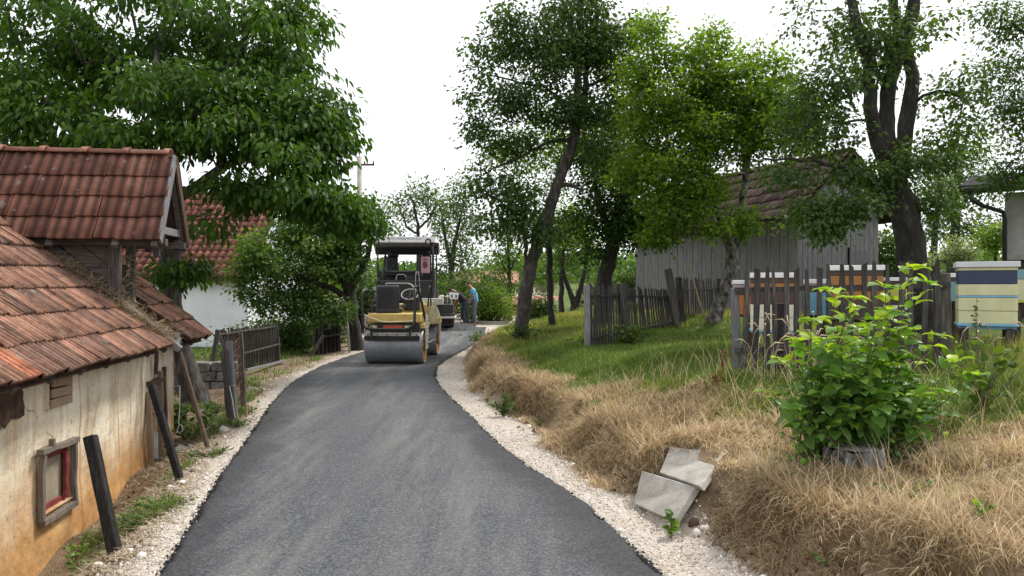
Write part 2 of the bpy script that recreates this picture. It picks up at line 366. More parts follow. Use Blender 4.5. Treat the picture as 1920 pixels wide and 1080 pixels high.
# ------------------------------------------------------------------ ground heights
def gpx(pts):                              # photo pixels on the road plane -> (Y, X)
    out = []
    for x, y in pts:
        Y = EZ * F / (y - 540)
        for _ in range(6): Y = (EZ - rise(Y)) * F / (y - 540)
        out.append((Y, (x - 960) / F * Y))
    out.sort(); return np.array(out)
def rise(y): return 0.02 * np.maximum(np.asarray(y, float) - 20, 0) * np.minimum(1, np.maximum(np.asarray(y, float) - 20, 0) / 4) if True else 0
def curve(pts, near, far):
    a = gpx(pts); Y = np.concatenate([[near[0]], a[:, 0], [q[0] for q in far]]); X = np.concatenate([[near[1]], a[:, 1], [q[1] for q in far]])
    return lambda y: np.interp(y, Y, X)
XL = curve([(300,1080),(412,895),(456,836),(507,760),(527,738),(543,722),(569,705),(597,690),(639,674),(685,660)], (0, -1.15), [(24.5, -4.7), (29, -5.2), (60, -8)])
XR = curve([(1240,1080),(1100,950),(985,872),(937,836),(906,805),(872,771.5),(844,746),(822,721),(816,708),(820,687),(839,673),(878,652),(912,628)], (0, 2.2), [(27.6, -1.0), (29, -1.5), (60, -1.5)])
XGR = curve([(1450,1080),(1300,1000),(1187,930),(1135,919),(1079,875),(979,790),(936,763),(886,732),(874,698),(878,679),(900,648),(930,624)], (0, 3.1), [(30, .2), (60, 3)])
XGL = curve([(225,1080),(330,950),(400,839),(450,802),(479,752),(507,727),(557,698),(600,680),(681,646)], (0, -1.6), [(30, -5.8), (60, -9)])
CR = np.array([(2.1,3.5,.42),(1.9,4.6,.4),(2.35,5.3,.42),(3.6,4.6,.6),(1.0,7.0,.33),(1.0,8,.37),(.6,9,.36),(.3,10,.35),(-.1,12,.33),(-.7,15,.3),(-.9,17,.33),(-.9,20,.3),(0,25,.3),
   (2.2,7.5,.84),(1.55,8.2,.62),(3.2,7.5,.84),(4.3,7.5,.84),(5.1,8.3,.97),(4.3,9.5,1.0),(2.2,10,.86),(1.6,12,.68),(.2,17,.48),(1.3,13.7,.6),(2.6,15,.85),(4.2,16,1.03),(6.6,18,1.05),(8,12,1.15),(6,5,.85),
   (1.0,19,.58),(2.2,22,.85),(3.2,30,.95),(4.6,20,1.05),(4,26,1.1),(12,12,1.3),(14,25,1.5),(1,30,.5),(4,45,1.2),(20,60,2),(60,60,3)])
CL = np.array([(-4.15,9.4,-.33),(-4.05,9,-.36),(-3.75,7,-.5),(-3.5,5.5,-.62),(-3.2,4,-.6),(-3.3,8.2,-.12),(-2.85,6.7,-.13),(-2.55,5,-.2),(-2.2,3,-.3),(-3.6,10,-.12),(-4.3,11.5,-.1),(-4.4,13,-.03),(-5,15,-.1),(-4.8,17,0),
   (-6,14,-.15),(-8,18,-.3),(-10,24,-.3),(-6,20,-.05),(-5,22,.05),(-7,28,0),(-12,12,-.6),(-8,9,-.6),(-10,40,0),(-30,30,-1),(-60,60,-2)])
def idw(C, x, y):
    num = np.zeros_like(x, dtype=float); den = np.zeros_like(num)
    for cx, cy, cz in C:
        w = 1 / ((x-cx)**2 + ((y-cy)*.75)**2 + .12)**1.7; num += w*cz; den += w
    return num / den
SLABS = [[(1188,944,5.92),(1262,978,5.2),(1303,912,5.36),(1203,882,6.15)], [(1236,886,6.0),(1312,912,5.24),(1358,848,5.7),(1256,837,6.3)]]
def slab_field(x, y, grow=0.0):            # signed 'inside' amount and plane height of each slab
    out = []
    for q in SLABS:
        p = [P(*c) for c in q]; c0 = sum(p, Vector())/4; nr = (p[1]-p[0]).cross(p[3]-p[0]); zpl = c0.z - (nr.x*(x-c0.x) + nr.y*(y-c0.y))/nr.z; ins = np.full(np.shape(x), 9.0)
        for i in range(4):
            a, b2 = p[i], p[(i+1) % 4]; ex, ey = b2.x-a.x, b2.y-a.y; L = math.hypot(ex, ey); ins = np.minimum(ins, (ex*(y-a.y) - ey*(x-a.x))/L)
        out.append((ins + grow, zpl))
    return out
def H(x, y, rough=True):
    x = np.asarray(x, float); y = np.asarray(y, float); sh = x.shape; x = x.ravel(); y = y.ravel()
    z = np.where(y > 0, rise(y), 0.0)
    u = x - XGR(y) - (.07 * vnoise(x, y, .35, 3) + .12 * vnoise(x, y, 1.1, 4)); v = XGL(y) - x - .05 * vnoise(x, y, .3, 5)
    near = sstep(34, 60, y)
    # a notch in the bank where the concrete slabs lie
    w = np.exp(-(((x-1.32)/.3)**2 + ((y-6.5)/.42)**2))
    zr = idw(CR, x, y); zl = idw(CL, x, y)
    rr = sstep(0, .38 + .3*near, u); rl = sstep(-.02, .6, v)
    z = z + np.where(u > 0, (zr - np.minimum(rise(y), .2)) * rr, 0) + np.where(v > 0, zl * rl, 0)
    if rough:
        z = z + rr * (.035 * vnoise(x, y, .45, 1) + .02 * vnoise(x, y, .17, 2)) * (y < 40) + rl * .02 * vnoise(x, y, .3, 9)
        g = (1 - rr) * (1 - rl); z = z + g * (.008 * vnoise(x, y, .12, 6) + .006 * vnoise(x, y, .05, 7))
    for ins, zpl in slab_field(x, y):
        k = sstep(-.07, .0, ins); z = np.where(z > zpl - .05, z*(1-k) + (zpl - .05)*k, z)
    return z.reshape(sh)
def hz1(x, y): return float(H(np.array([x]), np.array([y]))[0])

def axis_pts(core0, core1, step, far0, far1, ratio=1.16):
    a = list(np.arange(core0, core1 + 1e-6, step)); s_ = step; p = core0
    lo = []
    while p > far0: s_ *= ratio; p -= s_; lo.append(p)
    s_ = step; p = core1; hi = []
    while p < far1: s_ *= ratio; p += s_; hi.append(p)
    return np.array(lo[::-1] + a + hi)
gx = axis_pts(-5.2, 4.5, .055, -450, 450)
ys = [1.2]
while ys[-1] < 34: ys.append(ys[-1] + max(.05, ys[-1] * .0075))
s_ = .25
while ys[-1] < 900: s_ *= 1.16; ys.append(ys[-1] + s_)
gy = np.array([-60, -25, -10, -4, -1, .3] + ys)
X, Y = np.meshgrid(gx, gy); Z = H(X, Y)
# the road itself lies on the sheet: keep the sheet a little lower under it
inr = (X > XL(Y) - .0) & (X < XR(Y) + .0) & (Y < 29) & (Y > -5); Z = np.where(inr, Z - .035, Z)
V = np.stack([X, Y, Z], -1).reshape(-1, 3); nx, ny = len(gx), len(gy)
ii, jj = np.meshgrid(np.arange(nx-1), np.arange(ny-1)); q = (jj*nx + ii).ravel()
Fc = np.stack([q, q+1, q+nx+1, q+nx], 1)
xf, yf = X.ravel(), Y.ravel(); u = xf - XGR(yf); v = XGL(yf) - xf
nn_ = vnoise(xf, yf, .6, 11) * .5 + vnoise(xf, yf, .2, 12) * .25
def dryness(x, y):                         # how dead the turf is, right bank
    u = x - XGR(y); lim = np.interp(y, [0, 5.6, 6.6, 8, 10, 14, 18, 24], [4.0, 2.9, 1.25, .85, .7, .55, .3, .25])
    return 1 - sstep(lim - .3, lim + .35, u + .5 * vnoise(x, y, .8, 21) + .2 * vnoise(x, y, .25, 22))
gravel = np.maximum(1 - sstep(-.05, .12, u + nn_*.15), 0) * (1 - sstep(-.1, .25, v + nn_ * .4))
dry = np.where(u > 0, dryness(xf, yf), np.clip(.45 + nn_, 0, 1) * sstep(0, .3, v))
green = np.where(u > 0, 1 - .0 * u, np.where((yf > 15) & (v > .9), 1.0, np.clip(nn_ * 1.2 - .1, 0, 1)))
soil_face = (u > .0) & (u < .32); green = np.where(soil_face, green * .1, green); dry = np.where(soil_face, dry * .35, dry)
me = np_mesh('ground', V, Fc, {'dry': dry, 'green': green, 'gravel': gravel})
tag(link('ground', me, M['ground'], smooth=True), 'pale gravel verges, dry banks and grass either side of the road', kind='structure')

# ------------------------------------------------------------------ road
ry = np.concatenate([np.arange(-3, 12, .035), np.arange(12, 28.6, .06)]); nc = 44
t = np.linspace(0, 1, nc)[None, :]; t = .5 - .5*np.cos(np.pi*t)*np.abs(np.cos(np.pi*t))**.15
yl = ry[:, None]
e1 = vnoise(ry, ry*0, .06, 31)*.012 + vnoise(ry, ry*0, .25, 32)*.02; e2 = vnoise(ry, ry*0, .06, 33)*.012 + vnoise(ry, ry*0, .22, 34)*.022
a, b_ = (XL(ry)+e1)[:, None], (XR(ry)+e2)[:, None]
X = a + (b_-a)*t; Y = np.repeat(yl, nc, 1)
w_ = np.minimum(X-a, b_-X); Z = rise(Y) + .056*sstep(-.004, .045, w_) - .014 + .003*vnoise(X, Y, .4, 35) + np.where(w_ < .1, .008*vnoise(X, Y, .05, 36), 0)
edge = np.maximum(1 - sstep(.02, .12, w_), .72*(1 - sstep(.1, .5, w_ + .12*vnoise(X, Y, .3, 37) + .06*vnoise(X, Y, .1, 38))))
cx = (X-a)/(b_-a); dust = np.exp(-((cx-.22)/.1)**2)*.9 + np.exp(-((cx-.66)/.17)**2)*.8 + .25 + sstep(11, 14, Y)*.4*np.exp(-((cx-.4)/.3)**2) + sstep(19, 23, Y)*1.2
me = np_mesh('road', np.stack([X, Y, Z], -1).reshape(-1, 3), (lambda q: np.stack([q, q+1, q+nc+1, q+nc], 1))((np.arange(len(ry)-1)[:, None]*nc + np.arange(nc-1)[None, :]).ravel()),
             {'edge': edge.ravel(), 'dust': np.clip(dust, 0, 1.4).ravel()})
tag(link('road', me, M['asphalt'], smooth=True), 'freshly laid dark asphalt lane', kind='structure')

# template shapes
def ico():
    g = (1+5**.5)/2; v = np.array([(-1,g,0),(1,g,0),(-1,-g,0),(1,-g,0),(0,-1,g),(0,1,g),(0,-1,-g),(0,1,-g),(g,0,-1),(g,0,1),(-g,0,-1),(-g,0,1)], float); v /= np.linalg.norm(v[0])
    f = np.array([(0,11,5),(0,5,1),(0,1,7),(0,7,10),(0,10,11),(1,5,9),(5,11,4),(11,10,2),(10,7,6),(7,1,8),(3,9,4),(3,4,2),(3,2,6),(3,6,8),(3,8,9),(4,9,5),(2,4,11),(6,2,10),(8,6,7),(9,8,1)])
    v = v * (1 + .22*np.random.default_rng(3).uniform(-1, 1, (12, 1))); return v, f
ICO = ico()
def rand_frames(n): d = rng.normal(size=(n, 3)); return frames(d, np.array([0, .3, 1.]), rng.uniform(0, 6.28, n))
def stones(name, x, y, smin, smax, m, label, tint=None, dz=0):
    n = len(x); sz = smin + (smax-smin) * rng.uniform(0, 1, n)**2.5
    pos = np.stack([x, y, H(x, y) + sz*.2 + dz], 1)
    sc = sz[:, None] * rng.uniform(.6, 1.2, (n, 3)); V, Fc = scatter(*ICO, pos, rand_frames(n), sc)
    tt = np.repeat(rng.uniform(0, 1, n), 12); me = np_mesh(name, V, Fc, {'tint': tt})
    return tag(link(name, me, m), label, 'gravel', kind='stuff')
n = 20000; y = 3.4 * (9.0 / 3.4) ** rng.uniform(0, 1, n)**.9; y = np.concatenate([y, rng.uniform(9, 24, 14000)]); n = len(y)
side = rng.uniform(0, 1, n) < .62; k = rng.uniform(0, 1, n)
x = np.where(side, XR(y) - .0 + (XGR(y)-XR(y)+.1)*k, XL(y) - (XL(y)-XGL(y)+.22)*k)
stones('crushed_gravel', x, y, .0022, .0115, M['pebble'], 'pale crushed gravel along both edges of the asphalt')
n = 420; y = 3.6 * (16/3.6)**rng.uniform(0, 1, n); side = rng.uniform(0, 1, n) < .6
x = np.where(side, XGR(y) - rng.uniform(-.06, .16, n), XGL(y) + rng.uniform(-.35, .1, n))
stones('larger_gravel', x, y, .012, .035, M['pebble'], 'larger loose stones at the foot of bank and verge')
n = 9000; y = 3.6 * (26/3.6)**rng.uniform(0, 1, n); side = rng.uniform(0, 1, n) < .5
off = np.abs(rng.normal(0, .02, n)) - .012
x = np.where(side, XR(y) + off - .01, XL(y) - off + .01)
stones('asphalt_crumbs', x, y, .004, .013, M['clod'], 'black crumbs of asphalt spilled along the edges of the lane')

# ------------------------------------------------------------------ grass
def blade(bend, lean, segs=4, w=.5):       # grows along +z, bends towards +x, unit length
    pts = [(0., 0.)]; a = lean
    for i in range(segs): pts.append((pts[-1][0] + math.sin(a)/segs, pts[-1][1] + math.cos(a)/segs)); a += bend/segs
    v = []; f = []
    for i, (px, pz) in enumerate(pts):
        ww = w*(1-(i/segs)**1.6)*.5 + .03; v += [(px, -ww, pz), (px, ww, pz)]
    for i in range(segs): f.append((2*i, 2*i+1, 2*i+3, 2*i+2))
    return np.array(v), np.array(f)
def zrot(n, a=None):
    a = rng.uniform(0, 2*np.pi, n) if a is None else a
    c, s_ = np.cos(a), np.sin(a); Mx = np.zeros((n, 3, 3)); Mx[:, 0, 0] = c; Mx[:, 0, 1] = -s_; Mx[:, 1, 0] = s_; Mx[:, 1, 1] = c; Mx[:, 2, 2] = 1
    return Mx
def grass(x, y, L, w, bends, segs=4, ang=None, lean=(.1, .5)):   # returns V, F, tint-slot count
    Vs, Fs, idx, off = [], [], [], 0; n = len(x); z = H(x, y) - .01; which = rng.integers(0, len(bends), n)
    for bi, bd in enumerate(bends):
        k = np.where(which == bi)[0]
        if not len(k): continue
        tv, tf = blade(bd, rng.uniform(*lean), segs, 1)
        sc = np.stack([L[k], w[k], L[k]], 1)
        V, Fc = scatter(tv, tf, np.stack([x[k], y[k], z[k]], 1), zrot(len(k), None if ang is None else ang[k]), sc)
        Vs.append(V); Fs.append(Fc + off); off += len(V); idx.append(np.repeat(k, len(tv)))
    return np.concatenate(Vs), np.concatenate(Fs), np.concatenate(idx)
def grass_obj(name, x, y, L, w, bends, m, label, cat, tint, segs=4, ang=None, lean=(.1, .5)):
    V, Fc, idx = grass(x, y, L, w, bends, segs, ang, lean); me = np_mesh(name, V, Fc, {'tint': np.clip(tint, 0, 1)[idx]})
    return tag(link(name, me, m), label, cat, kind='stuff')
def clear(x, y):                           # nothing grows through slabs or stump
    ok = ~(((x-2.34)**2 + (y-5.28)**2) < .19**2) & ~(((x-2.28)**2 + ((y-5.05)*.8)**2) < .13**2)
    for ins, zpl in slab_field(x, y): ok &= ins < -.035
    for ins, zpl in slab_field(x + .02, y + .10): ok &= ins < -.0
    return ok
# dry grass of the bank: tufts that hang over the cut face
nt_ = 15000; ty = 2.6 * (22/2.6)**(rng.uniform(0, 1, nt_)**.85); tu = .03 + rng.uniform(0, 1, nt_)**1.25 * np.interp(ty, [0, 5.6, 6.6, 8, 10, 14, 18, 24], [4.2, 3.2, 1.6, 1.1, .9, .75, .42, .35])
tx = XGR(ty) + tu + .07*vnoise(ty*0+XGR(ty), ty, .35, 3); ok = clear(tx, ty) & (rng.uniform(0, 1, nt_) < .25 + .75*dryness(tx, ty)); tx, ty, tu = tx[ok], ty[ok], tu[ok]
per = np.where(ty < 7, 15, np.where(ty < 11, 9, 6)); cl_ = vnoise(tx, ty, .28, 43) + .5*vnoise(tx, ty, .11, 44); per = np.where(cl_ < -.35, 5, np.where(cl_ < 0, per*.8, per*1.15)).astype(int); idx = np.repeat(np.arange(len(tx)), per); n = len(idx)
sp = .045
bx = tx[idx] + rng.normal(0, sp, n); by = ty[idx] + rng.normal(0, sp, n)
base_ang = rng.uniform(0, 2*np.pi, len(tx)); down = np.where(tu < .4, np.pi + rng.normal(0, .5, len(tx)), base_ang)
ang = np.where(rng.uniform(0, 1, n) < .45, rng.uniform(0, 6.283, n), down[idx] + rng.normal(0, .8, n))
tl = np.interp(tu, [.1, .35, .8, 3], [.13, .19, .13, .12]) * (1 + .5*vnoise(tx, ty, .5, 41)) * np.clip(1 + .5*cl_, .5, 1.35)
L = tl[idx] * rng.uniform(.45, 1.3, n); wd_ = np.interp(by, [3, 8, 20], [.0042, .006, .011]) * rng.uniform(.7, 1.4, n)
tint = .42 + .25*vnoise(bx, by, .5, 42) + rng.normal(0, .15, len(tx))[idx] + rng.normal(0, .2, n)
grass_obj('dry_grass', bx, by, L, wd_, [.8, 1.5, 2.1, 2.6, 1.2], M['dry'], 'long bleached dry grass hanging over the right bank', 'dry grass', tint, 4, ang, (.35, 1.0))
# stray long stalks
n = 1500; y = 2.8*(9/2.8)**rng.uniform(0, 1, n); x = XGR(y) + rng.uniform(.3, 3.2, n); ok = clear(x, y); x, y = x[ok], y[ok]; n = len(x)
grass_obj('dry_stalks', x, y, rng.uniform(.25, .6, n), np.full(n, .003), [.3, .9, 1.6, 2.6], M['dry'], 'taller straw-coloured stalks standing in the right bank', 'dry grass', rng.uniform(.4, 1, n), 6)
# green lawn
n = 210000; y = 4.2*(26/4.2)**rng.uniform(0, 1, n); x = XGR(y) + rng.uniform(.3, 1, n) * np.interp(y, [4, 8, 14, 26], [6, 6.5, 8, 8.5]) * rng.uniform(.1, 1, n)
dr = dryness(x, y); ok = (rng.uniform(0, 1, n) < 1.05 - dr) & clear(x, y) & (np.abs(x) < y*.7 + .5); x, y, dr = x[ok], y[ok], dr[ok]; n = len(x)
patch = vnoise(x, y, .9, 51)*.5 + vnoise(x, y, .3, 52)*.3
tall = np.clip(sstep(3.6, 4.6, x)*(y < 9)*1.0 + sstep(14, 17, y)*.6 + (vnoise(x, y, .5, 53) > .5)*.5, 0, 1)
L = (.05 + .035*(patch+.5) + .12*tall)*rng.uniform(.6, 1.4, n); wd_ = np.interp(y, [4, 8, 16, 26], [.004, .006, .011, .018])*rng.uniform(.7, 1.3, n)
tint = .5 + .35*patch + rng.normal(0, .16, n) + dr*.4 + (rng.uniform(0, 1, n) < .12)*.4 + sstep(14, 18, y)*.3 + sstep(3.8, 5, x)*.3
grass_obj('lawn_grass', x, y, L, wd_, [.4, 1.0, 1.7], M['green_grass'], 'green lawn grass between the bank and the picket fences', 'grass', tint, 3)
# left verge: sparse dry litter, weeds
n = 26000; y = 3.6*(19/3.6)**rng.uniform(0, 1, n); v_ = np.abs(rng.normal(.15, .55, n)); x = XGL(y) - v_ + .05
loc_wall = (x + 4.15)*.990 + (y - 9.43)*.139
ok = ((loc_wall > .03) | (y > 9.9)) & (rng.uniform(0, 1, n) < .35 + .6*(vnoise(x, y, .5, 61) > -.2)); x, y = x[ok], y[ok]; n = len(x)
grass_obj('verge_straw', x, y, rng.uniform(.05, .17, n), rng.uniform(.003, .006, n)*np.interp(y, [4, 15], [1, 2]), [.6, 1.5, 2.4], M['straw'], 'flattened straw and dead grass along the left verge', 'dry grass', rng.uniform(.1, 1, n), 3, lean=(.7, 1.3))
n = 30000; y = 4.2*(30/4.2)**rng.uniform(0, 1, n); v_ = rng.uniform(.1, 5, n)*np.interp(y, [4, 12, 16, 30], [.12, .3, 1, 1.3]); x = XGL(y) - v_
loc_wall = (x + 4.15)*.990 + (y - 9.43)*.139
ok = ((loc_wall > .03) | (y > 9.9)) & ((vnoise(x, y, .45, 62) > .28) | ((y > 17) & (v_ > 1.1))); x, y = x[ok], y[ok]; n = len(x)
grass_obj('verge_grass', x, y, rng.uniform(.05, .15, n)*np.interp(y, [4, 20], [.8, 1.6]), rng.uniform(.004, .008, n)*np.interp(y, [4, 20], [1, 3]), [.5, 1.2, 1.9], M['green_grass'], 'patchy green grass beside the shed and the left fences', 'grass', rng.uniform(.1, .9, n), 3)

# ------------------------------------------------------------------ leaves and trees
def leaf_tpl(kind):
    if kind == 'small':                    # folded rhomb
        return np.array([(0,0,0),(.45,.27,.07),(1,0,-.05),(.45,-.27,.07)]), np.array([(0,3,2,1)])
    if kind == 'long':                     # drooping leaflet
        v = np.array([(0,0,0),(.3,.17,.03),(.3,-.17,.03),(.3,0,.0),(.68,.16,-.05),(.68,-.16,-.05),(.68,0,-.09),(1,0,-.26)])
        return v, np.array([(0,3,1,1),(0,2,3,3),(3,6,4,1),(2,5,6,3),(6,7,4,4),(5,7,6,6)])
def ovate():                               # broad leaf with a stalk, folded along the midrib, wavy
    xs = [0, .1, .22, .4, .6, .8, .93, 1.0]; ws = [.0, .02, .2, .3, .29, .19, .08, 0.0]; zz = [.0, .03, .04, .03, -.0, -.07, -.15, -.2]
    v = []; f = []
    for x, w, z in zip(xs, ws, zz): v += [(x, -w, z + w*.28 + .02*math.sin(x*17)), (x, 0, z), (x, w, z + w*.28 + .02*math.sin(x*15+1))]
    for i in range(len(xs)-1):
        a = i*3; f += [(a, a+3, a+4, a+1), (a+1, a+4, a+5, a+2)]
    return np.array(v), np.array(f)
TS, TL, TO = leaf_tpl('small'), leaf_tpl('long'), ovate()
TL = (TL[0], np.array([(0,3,1),(0,2,3),(3,6,4),(3,4,1),(2,5,6),(2,6,3),(6,7,4),(5,7,6)]))
def leaf_mesh(name, tpl, pos, d, up, size, width, tint):
    Mx = frames(d, up); sc = np.stack([size, size*width, size], 1)
    V, Fc = scatter(tpl[0], tpl[1], pos, Mx, sc); return np_mesh(name, V, Fc, {'tint': np.repeat(np.clip(tint, 0, 1), len(tpl[0]))})

def tree(name, label, cat, limbs, blobs, leafm, bark, size, per, spread, tpl='small', width=1.0, droop=.4, step=.32, seed=1, group=None, twig=.004, gap=.12, tintb=0, crown_name='crown', base_r=None, maxr=99):
    """limbs: lists of (x, y, z, r); blobs: (centre, (rx, ry, rz), clusters)"""
    global rng
    save = rng; rng = np.random.default_rng(seed)
    pos, par, fix, lim = [], [], [], []
    for li, lb in enumerate(limbs):
        prev = -1
        if li and pos:
            p0 = np.array(lb[0][:3]); dd = np.linalg.norm(np.array(pos) - p0, axis=1); prev = int(dd.argmin())
        for i in range(len(lb) - 1):
            a, b2 = np.array(lb[i]), np.array(lb[i+1]); L = np.linalg.norm(b2[:3] - a[:3]); k = max(1, int(L/.16))
            for j in range(k + (i == len(lb) - 2)):
                t = j / k; q = a + (b2 - a)*t
                if li and i == 0 and j == 0: continue
                pos.append(q[:3] + (rng.normal(0, .012, 3) if 0 < j else 0)); par.append(prev); fix.append(q[3]); lim.append(True); prev = len(pos) - 1
    if base_r: pass
    cl, ctint = [], []
    for c, r, k in blobs:
        c = np.array(c); r = np.array(r)
        d = rng.normal(size=(k, 3)); d /= np.linalg.norm(d, axis=1, keepdims=True)
        rad = rng.uniform(.05, 1, k)**.45
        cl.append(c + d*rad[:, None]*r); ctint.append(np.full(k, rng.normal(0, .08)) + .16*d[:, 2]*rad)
    cl = np.concatenate(cl); ctint = np.concatenate(ctint)
    keep = cl[:, 2] > .1 + 0*cl[:, 2]; cl = cl[keep]; ctint = ctint[keep]
    sk = np.array(pos); d0 = np.array([np.linalg.norm(sk - c, axis=1).min() for c in cl]); order = np.argsort(d0)
    cap = len(pos) + len(cl)*14; A = np.zeros((cap, 3)); A[:len(pos)] = sk; n_ = len(pos); ends = {}
    roots = max(0, int(len(limbs[0])*0)); lowz = limbs[0][0][2] + .25*(limbs[0][-1][2] - limbs[0][0][2])
    pen = np.zeros(cap); pen[:n_] = np.where(A[:n_, 2] < lowz, 1.2, 0)
    for ci in order:
        c = cl[ci]; dv = A[:n_] - c; dist = np.sqrt((dv**2).sum(1)) + pen[:n_] + .35*np.maximum(dv[:, 2], 0)
        j = int(dist.argmin()); p = A[j].copy(); L = np.linalg.norm(c - p); k = max(1, min(12, int(L/step + .5))); prev = j
        side = rng.normal(0, .10*L, 3); side[2] = abs(side[2]) * .8
        for s_ in range(1, k+1):
            t = s_/k; q = p + (c-p)*t + side*math.sin(math.pi*t) + (rng.normal(0, .03, 3) if s_ < k else 0)
            A[n_] = q; par.append(prev); fix.append(0); lim.append(False); prev = n_; n_ += 1
        ends[ci] = prev
    A = A[:n_]; par = np.array(par); fix = np.array(fix); flow = np.zeros(n_); has = np.zeros(n_, int)
    for e_ in ends.values(): flow[e_] += 1
    flow = np.maximum(flow, .01)
    for i in range(n_-1, -1, -1):
        if par[i] >= 0: flow[par[i]] += flow[i]; has[par[i]] += 1
    rad = twig * np.maximum(flow, .6)**.42
    rad = np.where(fix > 0, np.maximum(fix, np.minimum(rad, fix*1.0)), np.minimum(rad, maxr))
    # tubes: walk every branch from its fork outwards along its thickest child
    kids = [[] for _ in range(n_)]
    for i in range(n_):
        if par[i] >= 0: kids[par[i]].append(i)
    starts = [i for i in range(n_) if par[i] < 0]; V, Fq = [], []; off = 0; limr = np.array(lim)
    while starts:
        s0 = starts.pop(); path = ([par[s0]] if par[s0] >= 0 else []) + [s0]; cur = s0
        while kids[cur]:
            ks = sorted(kids[cur], key=lambda k: -rad[k]); 
            if limr[cur]: ks = sorted(kids[cur], key=lambda k: (-int(limr[k]), -rad[k]))
            starts += ks[1:]; cur = ks[0]; path.append(cur)
        pts = A[path]; rr = rad[path].copy()
        if par[s0] >= 0: rr[0] = min(rr[0], rr[1]*1.15)
        if rr[-1] < .01 or not limr[path[-1]]: rr[-1] *= .5
        big = rr.max() > .03; ns = 12 if rr.max() > .07 else (6 if big else 3)
        T = np.gradient(pts, axis=0) if len(pts) > 1 else np.array([[0, 0, 1.]]); T /= np.maximum(np.linalg.norm(T, axis=1, keepdims=True), 1e-6)
        a = np.cross(T[0], [0.3, .9, .2]); a /= np.linalg.norm(a); ring = []
        for i in range(len(pts)):
            a = a - T[i]*a.dot(T[i]); a /= max(np.linalg.norm(a), 1e-6); b2 = np.cross(T[i], a); th = np.linspace(0, 2*np.pi, ns, endpoint=False)
            rk = rr[i]*(1 + (.10*np.sin(3*th + i*.35) + .07*rng.normal(size=ns) if ns == 12 else 0))
            ring.append(pts[i] + (np.outer(np.cos(th)*rk, a) + np.outer(np.sin(th)*rk, b2)))
        V.append(np.concatenate(ring)); m_ = len(pts)
        i0 = (np.arange(m_-1)[:, None]*ns + np.arange(ns)[None, :]).ravel(); i1 = (np.arange(m_-1)[:, None]*ns + (np.arange(ns)[None, :]+1) % ns).ravel()
        Fq.append(np.stack([i0, i1, i1+ns, i0+ns], 1) + off); off += len(V[-1])
    V = np.concatenate(V); Fq = np.concatenate(Fq)
    base = Vector(limbs[0][0][:3]); root = empty(name, base); tag(root, label, cat, group)
    V = V - np.array(base)
    link('trunk', np_mesh('trunk', V, Fq), bark, root, True)
    # leaves
    ce = cl; k = rng.poisson(per, len(ce)); k = np.where(rng.uniform(0, 1, len(ce)) < gap, 0, k); idx = np.repeat(np.arange(len(ce)), k); n = len(idx)
    tip = A[[ends[i] for i in range(len(ce))]]; prv = A[[par[ends[i]] if par[ends[i]] >= 0 else ends[i] for i in range(len(ce))]]
    tt = rng.uniform(0, 1, n)
    pos = tip[idx]*(1-tt[:, None]*.6) + prv[idx]*tt[:, None]*.6 + rng.normal(0, spread, (n, 3))*np.array([1, 1, .6])
    outd = pos - (prv[idx] + tip[idx])/2; outd /= np.maximum(np.linalg.norm(outd, axis=1, keepdims=True), 1e-4)
    d = outd + rng.normal(0, .45, (n, 3)); d[:, 2] -= droop*1.3; d += (tip - prv)[idx]*1.0
    up = np.array([0, 0, 1.]) + rng.normal(0, .45, (n, 3))
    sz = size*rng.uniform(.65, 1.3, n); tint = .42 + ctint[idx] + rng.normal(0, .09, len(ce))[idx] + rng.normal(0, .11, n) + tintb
    T_ = {'small': TS, 'long': TL, 'ovate': TO}[tpl]
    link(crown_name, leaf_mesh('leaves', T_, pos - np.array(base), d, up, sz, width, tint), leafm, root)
    rng = save; return root

def blob(px, py, rx, ry, Y, ry_depth, k): p = P(px, py, Y); return (tuple(p), (rx/F*Y, ry_depth, ry/F*Y), k)
def limb(*pts):                            # (px, py, Y, width in photo pixels)
    return [(*P(a, b2, c), w/2/F*c) for a, b2, c, w in pts]
def ground_start(px, Y, w): x = (px-960)/F*Y; return (x, Y, hz1(x, Y) - .08, w/2/F*Y)

